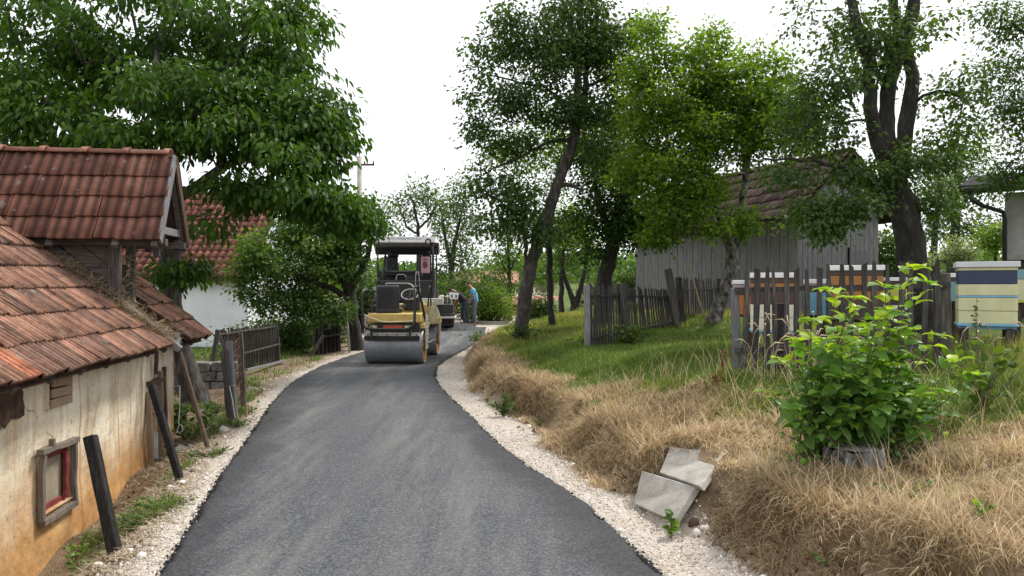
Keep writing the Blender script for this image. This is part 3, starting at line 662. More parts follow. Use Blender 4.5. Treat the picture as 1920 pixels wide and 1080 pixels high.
# big walnut behind the shed
wl = [[ground_start(368, 11.6, 54)] + limb((350,695,11.6,42),(333,640,11.6,36),(323,570,11.6,34),(318,500,11.5,33),(318,430,11.4,31),(330,370,11.3,30),(322,300,11.2,24),(300,230,11.1,18),(290,150,11.2,13),(300,60,11.4,9)),
      limb((330,372,11.3,22),(372,350,11,20),(410,318,10.8,16),(470,290,10.6,12),(540,280,10.5,8)),
      limb((322,300,11.2,16),(352,250,11.3,15),(366,200,11.5,12),(420,120,11.8,9),(480,40,12,6)),
      limb((318,440,11.4,18),(260,330,11.2,15),(200,260,10.8,12),(110,200,10.5,8),(40,170,10.3,5)),
      limb((372,350,11,12),(450,345,10.5,10),(520,350,10.2,8),(600,370,10,5)),
      limb((300,230,11.1,12),(240,160,11.5,9),(180,90,12,6))]
wb = [blob(*q) for q in [(115,70,110,62,11.5,1.3,70),(55,170,95,60,11,1.2,60),(120,240,120,65,10.8,1.2,70),(225,120,95,70,12,1.4,55),(330,50,120,75,12,1.5,75),(345,180,120,70,10.6,1.1,75),
   (450,70,110,75,11.6,1.4,70),(530,110,60,70,11.4,1.2,46),(560,30,55,45,12,1.2,30),(500,200,95,55,11,1.2,62),(430,250,110,50,10.3,.9,55),(580,235,55,50,10.8,1,38),(622,205,38,44,11,1,30),(630,262,34,26,10.6,.7,18),
   (560,300,85,32,10.3,.9,40),(590,355,52,30,10,.8,26),(250,265,110,34,10.2,.7,44),(40,265,60,30,10.6,1,22),(300,-70,260,60,12,1.6,90),(60,-30,90,30,12,1.2,26),(-110,150,110,130,11.5,1.4,60),(-60,20,60,60,12,1,24),
   (450,350,80,26,10.6,.8,22),(400,420,45,20,10.4,.5,7),(570,385,60,22,10.3,.7,22),(490,372,55,18,10.5,.6,14),(640,425,44,20,10.3,.5,12),(345,505,38,22,10.6,.35,14),(300,515,24,14,10.5,.3,6),(640,385,30,20,10.1,.5,10),(690,405,36,22,10.1,.5,10),(140,160,140,70,12.8,.8,50),(400,150,200,90,13.2,.8,70),(520,260,100,60,12.6,.6,24)]]
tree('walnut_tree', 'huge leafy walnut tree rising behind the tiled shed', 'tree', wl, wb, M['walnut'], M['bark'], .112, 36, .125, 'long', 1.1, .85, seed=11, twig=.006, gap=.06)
# dark plum thicket tree over the left yard
tree('plum_tree', 'dark bushy tree leaning over the yard of the white house', 'tree',
     [[ground_start(672, 20.5, 26)] + limb((662,600,20.5,22),(655,550,20.5,20),(645,510,20.4,17),(610,470,20,12),(560,450,19.6,8)), limb((655,550,20.5,14),(690,480,20.6,10),(700,420,20.6,6)), limb((655,560,20.5,13),(620,540,20.2,11),(570,520,19.6,8),(510,500,19,5))],
     [blob(*q) for q in [(560,490,100,55,20,1.6,95),(620,430,70,45,20.5,1.2,60),(480,480,42,48,19.5,1.0,34),(530,560,80,36,19.6,1.0,46),(650,480,40,50,20.4,1.1,36),(690,420,34,36,20.6,.8,20),(600,575,60,34,19.5,.8,30),(690,385,22,20,21,.7,8),(455,520,18,30,19.2,.4,8),(600,400,50,34,21,.8,34),(545,430,50,30,20,.8,30)]],
     M['dark_leaf'], M['bark_dark'], .1, 60, .17, seed=12, twig=.006, width=1.25, gap=.04, tintb=.12)
# slanting pear tree right of the lane
tree('pear_tree', 'tall slanting tree with furrowed bark between lane and far picket fence', 'tree',
     [[ground_start(978, 17, 34)] + limb((979,620,17,27),(984,560,17,25),(993,500,17,24),(1012,440,17,24),(1034,380,17,22),(1055,320,17,20),(1075,265,17,19),(1084,200,17,15),(1082,110,17,12),(1088,10,17,8),(1092,-60,17,5)),
      limb((1072,270,17,14),(1096,200,17.2,12),(1100,110,17.3,9),(1120,20,17.4,6)), limb((1074,262,17,9),(1030,266,16.8,7),(985,290,16.6,6),(940,310,16.4,4),(900,330,16.3,2)), limb((1050,345,17,9),(1078,350,17,7),(1095,356,17,5)),
      limb((1084,210,17,8),(1030,170,16.8,6),(960,150,16.6,4),(900,140,16.5,2)), limb((1084,170,17,8),(1150,140,17.2,5),(1200,100,17.3,3)), limb((990,520,17,8),(985,450,16.8,7),(965,400,16.6,5),(930,370,16.4,3))],
     [blob(*q) for q in [(1085,50,90,70,17,1.2,110),(1030,110,75,60,16.8,1.0,80),(965,60,55,55,16.6,.8,38),(925,110,45,50,16.5,.7,28),(950,190,70,42,16.5,.8,44),(905,250,40,40,16.4,.6,16),(1140,100,55,60,17.2,.9,66),(1120,200,65,50,17.1,.9,60),
        (1035,210,60,40,16.8,.8,40),(975,265,60,35,16.6,.7,26),(915,330,45,40,16.4,.6,20),(965,370,50,45,16.6,.7,34),(1000,430,60,34,16.8,.8,32),(940,410,35,36,16.5,.5,14),(1140,290,50,45,17.3,.8,34),(1090,-60,120,60,17,1.2,60),(1190,60,26,40,17.3,.6,14),(885,180,20,60,16.4,.4,10),(890,420,25,30,16.4,.4,6)]],
     M['pear_leaf'], M['bark'], .098, 44, .165, seed=13, twig=.0045, droop=.55, gap=.07, width=1.15)
# slim tree behind it
tree('slim_tree', 'slim straight tree just behind the slanting one', 'tree',
     [[ground_start(1036, 20, 17)] + limb((1034,590,20,13),(1031,520,20,12),(1030,460,20,11),(1036,390,20,9),(1050,300,20,6)), limb((1031,470,20,7),(1000,410,20,5),(960,350,20,3))],
     [blob(*q) for q in [(1030,330,80,60,20,1,60),(960,290,60,50,19.8,.9,36),(1060,420,60,40,20.2,.9,36),(980,420,50,35,19.8,.8,24),(1080,260,60,50,20.2,.9,34),(1000,240,50,40,20,.8,22)]],
     M['plum_leaf'], M['bark_dark'], .09, 42, .22, seed=14, twig=.005, gap=.1)
# dark leafy tree at the fence, left of the barn
tree('shade_tree', 'dark leafy tree behind the far picket fence at the barn corner', 'tree',
     [[ground_start(1128, 19, 34)] + limb((1135,520,19,28),(1146,470,19,26),(1150,430,19,22),(1165,380,19,16),(1175,300,19,10)), limb((1146,460,19,14),(1190,420,18.8,12),(1220,390,18.6,8)), limb((1148,440,19,12),(1120,380,19,9),(1110,300,19,6))],
     [blob(*q) for q in [(1150,350,60,70,19,1.2,90),(1120,280,60,60,19.2,1.1,60),(1195,300,50,60,19,1.0,50),(1210,400,42,34,18.6,.7,40),(1170,430,60,34,18.8,.9,48),(1100,410,45,45,19.2,.9,36),(1225,440,34,24,18.4,.5,22),(1110,470,30,24,19,.6,12),(1160,240,60,40,19.4,1,40)]],
     M['dark_leaf'], M['bark_dark'], .1, 42, .19, seed=15, twig=.006, width=1.3, gap=.04)
# light green plum in front of the barn
tree('pale_plum_tree', 'light green fruit tree with mottled pale trunk in front of the barn', 'tree',
     [[ground_start(1338, 15, 30)] + limb((1346,580,15,26),(1362,535,15,24),(1374,500,15,24),(1372,465,15,22),(1358,440,15,14),(1345,400,15,10),(1330,330,15,7),(1300,230,15,4)), limb((1372,480,15,16),(1388,440,15,13),(1392,380,15.1,11),(1400,290,15.2,15),(1404,230,15.2,11),(1420,150,15.2,6)),
      limb((1362,450,15,9),(1330,436,14.8,7),(1290,440,14.6,5),(1240,455,14.5,3)), limb((1400,300,15.2,9),(1450,220,15,6),(1490,150,15,4)), limb((1345,400,15,8),(1280,320,14.8,6),(1240,240,14.8,4))],
     [blob(*q) for q in [(1235,330,45,60,14.8,.9,62),(1290,260,70,65,15,1.1,100),(1250,180,45,50,15,1,48),(1310,130,50,55,15.2,1,56),(1370,190,65,60,15.2,1.1,80),(1390,260,75,50,15,1.1,76),(1310,345,60,45,14.8,1,60),(1270,400,60,35,14.6,.8,46),(1450,210,55,60,15.2,1,58),(1490,260,40,36,15,.9,26),
        (1330,80,36,30,15.3,.7,22),(1400,110,30,34,15.3,.7,18),(1390,410,36,30,14.6,.5,18),(1230,440,34,18,14.5,.5,16),(1330,430,30,16,14.6,.5,10),(1230,110,30,30,15.1,.7,16),(1205,230,30,50,15,.7,34),(1510,220,36,50,15,.6,34),(1190,150,36,50,15.3,.8,34),(1215,60,30,30,15.4,.6,18),(1180,320,34,40,15,.7,26),(1450,130,36,30,15,.6,20),(1300,200,60,50,15.6,.8,50),(1420,200,60,50,15.7,.8,44)]],
     M['plum_leaf'], M['bark_pale'], .09, 50, .15, seed=16, twig=.0045, gap=.07, droop=.3, width=1.15)
# old pear with three stems on the right
tree('old_pear_tree', 'old thick-trunked pear tree with three rising stems beside the barn gable', 'tree',
     [[ground_start(1722, 11.5, 76)] + limb((1714,500,11.5,58),(1708,450,11.5,52),(1696,400,11.5,48),(1680,360,11.5,46),(1668,320,11.5,40),(1662,270,11.5,32),(1664,200,11.5,26),(1668,150,11.5,26),(1690,90,11.5,26),(1708,40,11.5,24),(1714,-30,11.5,18)),
      limb((1668,330,11.5,30),(1645,270,11.4,24),(1632,200,11.3,24),(1628,110,11.3,24),(1608,60,11.3,20),(1590,-20,11.3,16)), limb((1682,350,11.6,30),(1694,280,11.7,28),(1706,200,11.8,28),(1712,140,11.8,22),(1700,90,11.8,20),(1680,40,11.8,18),(1676,-30,11.8,14)),
      limb((1690,385,11.5,16),(1655,360,11.2,12),(1620,325,11,10),(1570,312,10.9,8),(1500,300,10.8,6),(1430,297,10.7,4)), limb((1630,150,11.3,10),(1590,150,11.1,8),(1550,190,10.9,6),(1500,260,10.8,3)),
      limb((1705,190,11.8,8),(1760,170,11.6,5),(1830,190,11.5,3)), limb((1650,370,11.5,12),(1600,400,11.1,6),(1540,420,10.9,3)), limb((1632,220,11.3,8),(1580,230,11.2,5),(1560,300,11,3))],
     [blob(*q) for q in [(1560,160,75,60,11,.9,46),(1500,210,45,60,10.9,.7,26),(1560,250,55,40,11,.7,26),(1660,60,60,60,11.5,.8,40),(1590,60,50,55,11.4,.7,26),(1740,60,40,50,11.6,.7,18),(1790,170,55,45,11.5,.7,26),(1800,250,60,40,11.5,.6,24),(1760,300,40,35,11.5,.6,20),(1690,310,30,50,11.2,.5,24),
        (1650,120,30,60,11.3,.4,22),(1600,385,55,24,10.9,.7,32),(1530,400,45,32,10.8,.6,36),(1580,320,50,18,10.9,.5,12),(1640,330,35,30,11.2,.4,18),(1480,330,36,28,10.8,.5,14),(1545,430,34,14,10.8,.4,16),(1640,-60,160,50,11.5,1,50),(1850,130,30,50,11.5,.5,10),(1490,30,26,36,11,.5,6),(1745,380,40,36,11.4,.5,16)]],
     M['pear_leaf'], M['bark_dark'], .082, 36, .13, seed=17, twig=.0035, droop=.5, gap=.12, width=1.1)
# tree outside the frame on the right, its boughs hang in
tree('neighbour_tree', 'leafy boughs of a tree entering at the top right corner', 'tree',
     [[ground_start(2080, 10, 60)] + limb((2070,420,10,46),(2060,300,10,36),(2040,180,10,26),(2030,40,10,16)), limb((2050,230,10,16),(1990,120,10,10),(1900,40,10,5)), limb((2055,320,10,16),(1980,300,9.8,9),(1900,330,9.6,4)), limb((2040,190,10,12),(1960,200,10,7),(1890,210,10,3))],
     [blob(*q) for q in [(1900,40,55,45,10,.7,44),(1930,130,50,45,10,.7,40),(1890,195,45,28,10,.5,30),(1960,220,60,50,10,.7,30),(1905,320,50,26,9.7,.4,34),(1860,15,30,22,10,.4,12),(1870,345,30,14,9.7,.3,12),(2040,120,80,120,10,.9,60),(1925,250,40,30,9.9,.5,18)]],
     M['bush_leaf'], M['bark_dark'], .055, 34, .13, seed=18, twig=.004, gap=.06, droop=.4, tintb=-.05)
# far trees, each its own crown and stem
def fartree(name, label, px, Y, w, fork, blobs, leaf='dark_leaf', size=.12, per=26, spread=.3, seed=30, bark='bark_dark', cat='tree', tintb=0, group='trees in the background', gap=.08):
    g0 = ground_start(px, Y, w); lb = [[g0] + [(*P(a, b2, Y), ww/2/F*Y) for a, b2, ww in fork[0]]] + [[(*P(a, b2, Y), ww/2/F*Y) for a, b2, ww in f_] for f_ in fork[1:]]
    return tree(name, label, cat, lb, [blob(*q) for q in blobs], M[leaf], M[bark], size, per, spread, seed=seed, group=group, twig=.008, gap=gap, step=.6, tintb=tintb)
fartree('distant_tree', 'open-crowned tree rising behind the canopy of the paver', 790, 44, 12, [[(788,500,9),(783,450,7),(784,425,6),(775,380,4)],[(784,430,5),(805,410,4),(820,380,3)],[(783,440,5),(762,425,4),(755,400,3)]],
   [(782,365,30,38,44,1.5,40),(765,400,26,26,44,1.2,22),(815,380,30,34,44,1.4,34),(830,420,34,34,44,1.4,30),(735,385,22,22,44,1.2,12),(745,430,20,18,44,1,8)], 'pear_leaf', .2, 20, .32, 31)
fartree('distant_tree', 'twiggy dark tree on the right of the paver', 848, 38, 14, [[(845,520,11),(850,470,9),(858,430,6),(870,380,3)],[(847,500,8),(835,450,6),(830,410,4)]],
   [(855,400,36,40,38,1.4,44),(850,470,38,40,38,1.4,50),(835,520,34,30,38,1.2,30),(885,430,26,34,38,1.2,20),(880,490,24,30,38,1.1,18),(870,350,26,26,38,1.1,18)], 'pear_leaf', .17, 24, .3, 32, tintb=-.05)
fartree('distant_tree', 'small upright tree left of the slanting tree trunk', 956, 33, 10, [[(957,560,7),(954,500,6),(952,440,4)],[(955,520,4),(935,480,3)],[(955,510,4),(975,470,3)]],
   [(952,440,30,36,33,1.1,36),(950,490,34,34,33,1.1,36),(935,530,24,20,33,.9,14),(965,550,26,24,33,.9,18)], 'dark_leaf', .14, 22, .26, 33, tintb=.1)
fartree('distant_tree', 'forked dark tree seen between slim tree and far fence', 1078, 27, 20, [[(1078,570,14),(1068,545,9),(1056,510,7),(1045,470,5)],[(1079,575,12),(1090,540,9),(1098,500,7),(1100,460,5)]],
   [(1055,450,44,34,27,1,40),(1095,440,44,36,27,1,40),(1080,400,40,30,27.3,1,30),(1030,500,20,24,27,.8,12)], 'plum_leaf', .11, 28, .25, 34)
fartree('distant_tree', 'thin leaning tree left of the far fence corner', 1054, 24, 12, [[(1053,570,10),(1052,530,9),(1056,480,6),(1062,430,4)]], [(1062,470,40,34,24,.9,34),(1070,430,40,30,24,.9,30)], 'bush_leaf', .1, 28, .22, 35)
fartree('distant_tree', 'tall dark tree behind the beehives on the right', 1785, 27, 24, [[(1788,460,18),(1792,400,14),(1798,340,10),(1790,290,6)],[(1790,420,9),(1760,370,6)],[(1792,400,9),(1830,350,6)]],
   [(1790,330,55,50,27,1.6,70),(1755,380,40,45,27,1.3,44),(1835,370,44,45,27,1.3,40),(1760,300,34,30,27,1.1,22),(1830,290,40,24,27,1.1,20),(1790,430,50,30,27,1.2,34),(1850,430,34,34,27,1.1,24)], 'pear_leaf', .13, 28, .27, 36)
fartree('distant_tree', 'grey-green tree right of the old pear trunk', 1752, 22, 14, [[(1752,460,11),(1755,400,8),(1765,350,5)]], [(1760,370,30,40,22,.9,30),(1770,330,34,26,22,.9,20),(1745,430,26,30,22,.8,18)], 'pear_leaf', .1, 26, .22, 37)
fartree('dappled_willow', 'small round pale-leaved willow on a thin stem behind the beehives', 1796, 15.5, 7, [[(1795,540,5),(1794,500,5),(1793,480,4)]], [(1795,470,38,24,15.5,.4,70),(1770,485,22,14,15.5,.3,22),(1815,480,20,16,15.5,.3,22)], 'pale_leaf', .045, 30, .08, 38, 'bark', 'small tree', group=None, gap=0)
fartree('leafy_bush', 'bright green bush between barn gable and old pear trunk', 1668, 20, 9, [[(1667,540,6),(1666,500,5),(1666,460,4)]], [(1668,460,26,34,20,.7,50),(1668,510,26,30,20,.7,40)], 'bush_leaf', .11, 30, .2, 39, cat='bush', tintb=.12, group='bushes')
fartree('leafy_bush', 'yellow-green bush in front of the grey house corner', 1868, 17, 8, [[(1868,520,6),(1868,470,5),(1868,430,3)]], [(1866,435,26,24,17,.5,40),(1858,465,20,14,17,.4,16)], 'plum_leaf', .08, 30, .13, 40, cat='bush', tintb=.1, group='bushes')
bush = [(905,31.5,34,44,'sunlit green bush behind the two road workers','bush_leaf',.12,.1),(935,31,28,40,'yellowish bush between the workers and the slanting trunk','plum_leaf',.1,.05),(868,34,34,50,'dark bush directly behind the screed of the paver','dark_leaf',.13,.1),
   (1008,26,20,30,'low dark bush between the slanting and slim trunks','dark_leaf',.1,.15),(455,20.5,26,22,'low bush by the wall of the white house','dark_leaf',.1,.1),(545,20.2,38,36,'dark bush on the lawn left of the dark gate','dark_leaf',.11,.05),(500,21.5,30,30,'leafy bush behind the left picket panel','bush_leaf',.11,-.1),
   (600,22.5,40,40,'shaded bush hidden behind the dark gate','bush_leaf',.12,-.1),(672,27,26,60,'bush left of the paver behind the dark trunk','bush_leaf',.14,-.05),(905,40,50,60,'pale bush on the rise beyond the road workers','pear_leaf',.16,.1),(1130,30,40,30,'bush behind the far picket fence near its corner post','bush_leaf',.13,0),(1185,27,30,40,'bush at the far corner of the barn','dark_leaf',.12,.1)]
for i, (px, Y, rx, ry, lab, lf, sz, tb) in enumerate(bush):
    gz = hz1((px-960)/F*Y, Y); gy_ = 540 - (gz - EZ)/Y*F
    fartree('leafy_bush', lab, px, Y, 8, [[(px, gy_ - ry*.6, 6), (px + 3, gy_ - ry*1.2, 3)]], [(px, gy_ - ry*.95, rx, ry, Y, rx/F*Y*.8, 60), (px - rx*.6, gy_ - ry*.5, rx*.5, ry*.5, Y, rx/F*Y*.5, 18), (px + rx*.6, gy_ - ry*.6, rx*.5, ry*.6, Y, rx/F*Y*.5, 18)], lf, sz, 28, .22, 60+i, cat='bush', tintb=tb, group='bushes')
# a far wood along the skyline, one mass
def wood_mass():
    xs, ys_, zs, tn = [], [], [], []
    r = np.random.default_rng(5); n = 26000
    a = r.uniform(-38, 40, n); Yd = r.uniform(70, 120, n); X_ = np.tan(np.radians(a))*Yd
    top = 2.6 + 1.2*vnoise(X_, Yd*0, 7, 71) + 1.4*vnoise(X_, Yd*.2, 2.5, 72); z = H(X_, Yd, False) + top*r.uniform(0, 1, n)**.7
    pos = np.stack([X_, Yd, z], 1); d = r.normal(size=(n, 3)); up = np.array([0, 0, 1.]) + r.normal(0, .5, (n, 3))
    me = leaf_mesh('far_wood', TS, pos, d, up, r.uniform(.5, 1.0, n), 1.3, r.uniform(.1, .9, n))
    tag(link('far_wood', me, M['dark_leaf']), 'far belt of woodland on the skyline', 'woodland', kind='stuff')
wood_mass()
hm = pmat('hill', [(.3, (.06, .09, .07)), (.7, (.1, .13, .1))], .02, 1, bs=0)
hx = np.linspace(-700, 700, 141); hv, hf = [], []
for j, (yy, zz) in enumerate(((330, -4), (420, 6), (520, 9), (620, 9))):
    for x in hx: hv.append((x, yy, -4 if j == 0 else zz*(1 + .35*float(vnoise(x, 0*x, 150, 81)) + .1*float(vnoise(x, 0*x + j, 40, 82)))))
for j in range(3):
    for i in range(140): a = j*141+i; hf.append((a, a+1, a+142, a+141))
tag(link('hills', np_mesh('hills', hv, hf), hm, smooth=True), 'low wooded hills on the horizon', kind='structure')

# ------------------------------------------------------------------ roof tile fields
def tile_field(name, m, parent, origin, across, down, ncols, nrows, tw, ex, nrib, seed, depth=.02, skip=None, sag=0, tl=None, jit=.006, bright=()):
    """clay tiles as one mesh: origin = upper corner, rows run down the slope"""
    r = np.random.default_rng(seed); across = Vector(across).normalized(); down = Vector(down).normalized(); nrm = across.cross(down); nrm = nrm if nrm.z > 0 else -nrm
    tl = tl or ex*1.16; ns = nrib*6 + 1; V, Fq, T, G = [], [], [], []; off = 0
    us = np.linspace(0, 1, ns); ph = np.cos(us*2*np.pi*nrib); prof = depth*(.5 + .5*ph); prof[0] = prof[-1] = depth*1.25
    gro = np.clip(.5 - .5*ph, 0, 1)**1.3
    for row in range(nrows):
        for c_ in range(ncols):
            if skip and skip(row, c_): continue
            j = r.normal(0, jit, 4); ti = r.uniform(0, .9) if (row, c_) not in bright else 1.0
            o = Vector(origin) + across*(c_*tw + j[0]*.5) + down*(row*ex + j[1]*1.2)
            lift = .012 + abs(j[2])*.8; sg = -sag*math.sin(math.pi*(c_+.5)/ncols)*math.sin(math.pi*min(1, (row+.5)/nrows))
            base = []
            for (t, h, under) in ((0, 0, 0), (1, lift+.022, 0), (1, lift-.016, 1), (.0, -.03, 1)):
                for k in range(ns):
                    hh = prof[k]*(1 if not under else .9) + h + sg
                    base.append(o + across*(us[k]*tw*.985) + down*(tl*t + (.006*math.cos(us[k]*2*math.pi*nrib) if t else 0)) + nrm*hh)
            V += [tuple(b) for b in base]; T += [ti]*len(base); G += list(gro)*2 + [1.0]*ns*2
            for q in range(3):
                for k in range(ns-1): a = off + q*ns + k; Fq.append((a, a+1, a+ns+1, a+ns))
            for k in (0, ns-1): pass
            off += len(base)
    return link(name, np_mesh(name, V, Fq, {'tint': T, 'groove': G}), m, parent, False)
def ridge_run(parent, p, q, m, r_=.085, L=.38, seed=1):
    rr = random.Random(seed); p, q = Vector(p), Vector(q); d = (q-p); n_ = max(1, int(d.length/L)); d.normalize(); side = d.cross(Vector((0,0,1))).normalized()
    V, Fq, T = [], [], []; off = 0
    for i in range(n_):
        a = p + d*(i*L); ti = rr.uniform(.2, .8)
        rings = [(0, r_*.92), (.85, r_), (.86, r_*1.28), (1.0, r_*1.28)]
        for t, rad in rings:
            for k in range(9):
                th = math.pi*k/8; V.append(tuple(a + d*(L*1.02*t) + side*math.cos(th)*rad + Vector((0,0,1))*(math.sin(th)*rad*.8 - .03 + rr.uniform(-.002, .002)))); T.append(ti)
        for g in range(3):
            for k in range(8): b = off + g*9 + k; Fq.append((b, b+1, b+10, b+9))
        off += 36
    o = link('ridge_tiles', np_mesh('ridge_tiles', V, Fq, {'tint': T, 'groove': [0]*len(V)}), m, parent, True); s = o.modifiers.new('thick', 'SOLIDIFY'); s.thickness = .012; return o

# ------------------------------------------------------------------ tiled shed on the left (local: x out of the wall, y away, z up)
shed = empty('farm_shed', (-4.15, 9.43, 0), R(8)); tag(shed, 'low plastered farm shed with clay tile roof and hay dormer', 'shed')
ZE, SE, PT = 1.05, .28, math.tan(R(40))
def rz_(x): return ZE + (SE - x)*PT
# long wall with real openings
def wall_grid():
    holes = [(-3.46, -2.9, -.12, .34), (-.90, -.66, -.34, .58), (-3.36, -2.94, .69, .93)]
    yk = sorted(set(list(np.arange(-6.4, .001, .08).round(3)) + [h for q in holes for h in q[:2]] + [0.0])); zk = sorted(set(list(np.arange(-1.2, 1.16, .08).round(3)) + [h for q in holes for h in q[2:]] + [1.16]))
    V, Fq = [], []; yy, zz = np.array(yk), np.array(zk); Yg, Zg = np.meshgrid(yy, zz)
    D = .022*vnoise(Yg, Zg, .55, 91) + .01*vnoise(Yg, Zg, .18, 92) + np.where(Zg < -.1, .03*(-.1-Zg), 0)
    for z in range(len(zk)):
        for y in range(len(yk)): V.append((D[z, y], yk[y], zk[z]))
    nn = len(yk)
    inh = lambda y, z: any(a < y < b and c < z < d for a, b, c, d in holes)
    for z in range(len(zk)-1):
        for y in range(nn-1):
            if inh((yk[y]+yk[y+1])/2, (zk[z]+zk[z+1])/2): continue
            a = z*nn+y; Fq.append((a, a+1, a+nn+1, a+nn))
    b = MB(); b.v = V; b.f = Fq
    for a, bb_, c, d in holes:                                    # reveals
        b.add([(.03,a,c),(.03,bb_,c),(.03,bb_,d),(.03,a,d),(-.24,a,c),(-.24,bb_,c),(-.24,bb_,d),(-.24,a,d)], [(0,1,5,4),(1,2,6,5),(2,3,7,6),(3,0,4,7),(4,5,6,7)])
    b.add([(.03, 0, -1.2), (.02, 0, 1.16), (-5, 0, 1.16), (-5, 0, -1.2), (-2.5, 0, 3.1)], [(0, 1, 2, 3), (1, 4, 2)])
    b.add([(.03, -6.4, -1.2), (.02, -6.4, 1.16), (-5, -6.4, 1.16), (-5, -6.4, -1.2), (-2.5, -6.4, 3.1)], [(3, 2, 1, 0), (2, 4, 1)])
    b.add([(-5, 0, -1.2), (-5, -6.4, -1.2), (-5, -6.4, 1.16), (-5, 0, 1.16)], [(0, 1, 2, 3)])
    return b.build('wall', M['plaster'], shed)
wall_grid()
# small red-lined window
fr = MB()
fr.beam((.03,-3.49,-.16),(.032,-3.46,.37),.045,.04,(1,0,0),jit=.01,seg=3); fr.beam((.03,-2.88,-.16),(.03,-2.89,.36),.04,.045,(1,0,0),jit=.01,seg=3)
fr.beam((.035,-3.53,.385),(.035,-2.85,.36),.045,.055,(1,0,0),jit=.01,seg=3); fr.beam((.035,-3.5,-.17),(.035,-2.87,-.18),.045,.05,(1,0,0),jit=.01,seg=3); fr.beam((.05,-3.36,.40),(.05,-3.36,.46),.04,.04,(1,0,0))
wf = fr.build('window', M['frame_wood'], shed, bevel=.004)
MB().bb(-.05,-.035,-3.42,-2.95,-.10,.33).build('pane', pmat('dusty_panel', [(.3,(.2,.17,.12)),(.7,(.34,.29,.22))], 5, .5), wf)
rf = MB()
for a, b2 in (((-.03,-3.4,-.11),(-.03,-3.4,.32)),((-.03,-2.95,-.11),(-.03,-2.95,.32)),((-.03,-3.42,-.09),(-.03,-2.93,-.1)),((-.03,-3.42,.31),(-.03,-2.93,.30)),((.0,-2.99,-.1),(.0,-2.99,.3))): rf.beam(a, b2, .045, .03, (1,0,0))
rf.build('sash', pmat('red_paint', [(.35,(.1,.012,.015)),(.6,(.2,.025,.025)),(.75,(.28,.15,.12))], 12, .6), wf, bevel=.003)
vb = MB()
for k, z in enumerate((.725, .805, .89)): vb.box((.03 + .004*k, -3.15, z), (.02, .40 - .02*k, .072), Matrix.Rotation(R(random.uniform(-2, 2)), 3, 'X'))
vb.build('boarded_vent', M['tan_wood'], shed, bevel=.004)
MB().bb(-.1,-.02,-3.36,-2.94,.68,.95).build('vent_dark_block', M['black'], shed)  # solid black block, paints the shade behind the vent boards
# narrow slatted opening near the corner
for nm, a, b2, w, h, mt in (('batten',(.07,-1.0,-.44),(.05,-1.0,.52),.065,.05,'tan_wood'),('batten',(.06,-.63,-.40),(.05,-.62,.70),.07,.05,'tan_wood'),('batten',(.07,-.51,.0),(.06,-.5,.74),.05,.04,'brown_wood'),('lintel',(.05,-1.0,.60),(.05,-.5,.61),.05,.07,'brown_wood'),('batten',(.045,-.93,.26),(.045,-.66,.30),.03,.09,'tan_wood'),('batten',(.05,-.76,.68),(.05,-.75,.94),.05,.035,'brown_wood')):
    MB().beam(a, b2, w, h, (1,0,0), jit=.008, seg=4).build(nm, M[mt], shed, bevel=.004)
MB().add([(.0,-.92,-.2),(.06,-.7,-.3),(.05,-.68,.02),(.0,-.88,.06),(-.03,-.92,-.2),(.03,-.7,-.3),(.02,-.68,.02),(-.03,-.88,.06)], [(0,1,2,3),(7,6,5,4),(0,4,5,1),(1,5,6,2),(2,6,7,3),(3,7,4,0)]).build('stone', M['concrete'], shed, bevel=.01)
# broken plaster patch at the near end: flat adobe coloured dark for the hole's shade
bp = MB(); rp = random.Random(4); ring = [(.012, -4.05 + (.34 + .07*rp.uniform(-1, 1))*math.cos(t)*(1.25 if math.cos(t) < 0 else 1), .90 + (.2 + .06*rp.uniform(-1, 1))*math.sin(t) - .07*math.cos(t)) for t in np.linspace(0, 2*math.pi, 22)[:-1]]
bp.add([(.027 + rp.uniform(-.004, .006), -4.05, .9)] + ring, [(0, i+1, (i+1) % 21 + 1) for i in range(21)])
bp.build('hole_patch', pmat('dark_hole_adobe', [(.3,(.03,.018,.012)),(.55,(.09,.052,.034)),(.75,(.2,.13,.09))], 9, .95, bs=1, bscale=22, bd=.05), shed)
# main roof: tiles, deck, rafters
dn = Vector((math.cos(R(40)), 0, -math.sin(R(40)))); up_pt = lambda s, y: (SE - s*math.cos(R(40)), y, ZE + s*math.sin(R(40)))
EX, TW = .32, .205
def cut(row, c):                            # lower rows stop at the hay opening, upper rows at the dormer cheek
    y = -6.3 + (c + .5)*TW; s = (10 - row)*EX; xx = SE - (s - EX/2)*math.cos(R(40))
    return y > np.interp(xx, [-2.2, -1.0, -.25, .05, .3], [-1.55, -1.42, -1.36, -1.25, -1.02])
tile_field('roof', M['tile'], shed, up_pt(10*EX, -6.3), (0,1,0), dn, 27, 10, TW, EX, 3, 3, skip=cut, sag=.03, jit=.007, depth=.03, bright=((9,9),(8,8),(6,11),(9,4)))
tile_field('roof', M['tile'], shed, up_pt(10*EX, -.52), (0,1,0), dn, 5, 10, TW, EX, 3, 4, jit=.007, depth=.03)
dk = MB(); dk.add([up_pt(-.0, -6.4), up_pt(-.0, -1.3), up_pt(3.2, -1.3), up_pt(3.2, -6.4)], [(0,1,2,3)]).add([up_pt(.0, -.5), up_pt(.0, .5), up_pt(3.2, .5), up_pt(3.2, -.5)], [(0,1,2,3)])
dk.add([up_pt(3.2,-6.4), up_pt(3.2,.5), (-5.3,.5,1.05), (-5.3,-6.4,1.05)], [(0,1,2,3)])
for i in range(len(dk.v)): x, y, z = dk.v[i]; dk.v[i] = (x - .05 if x > -5 else x, y, z - .075)
dko = dk.build('roof_deck', M['brown_wood'], shed); sd = dko.modifiers.new('thick', 'SOLIDIFY'); sd.thickness = .02
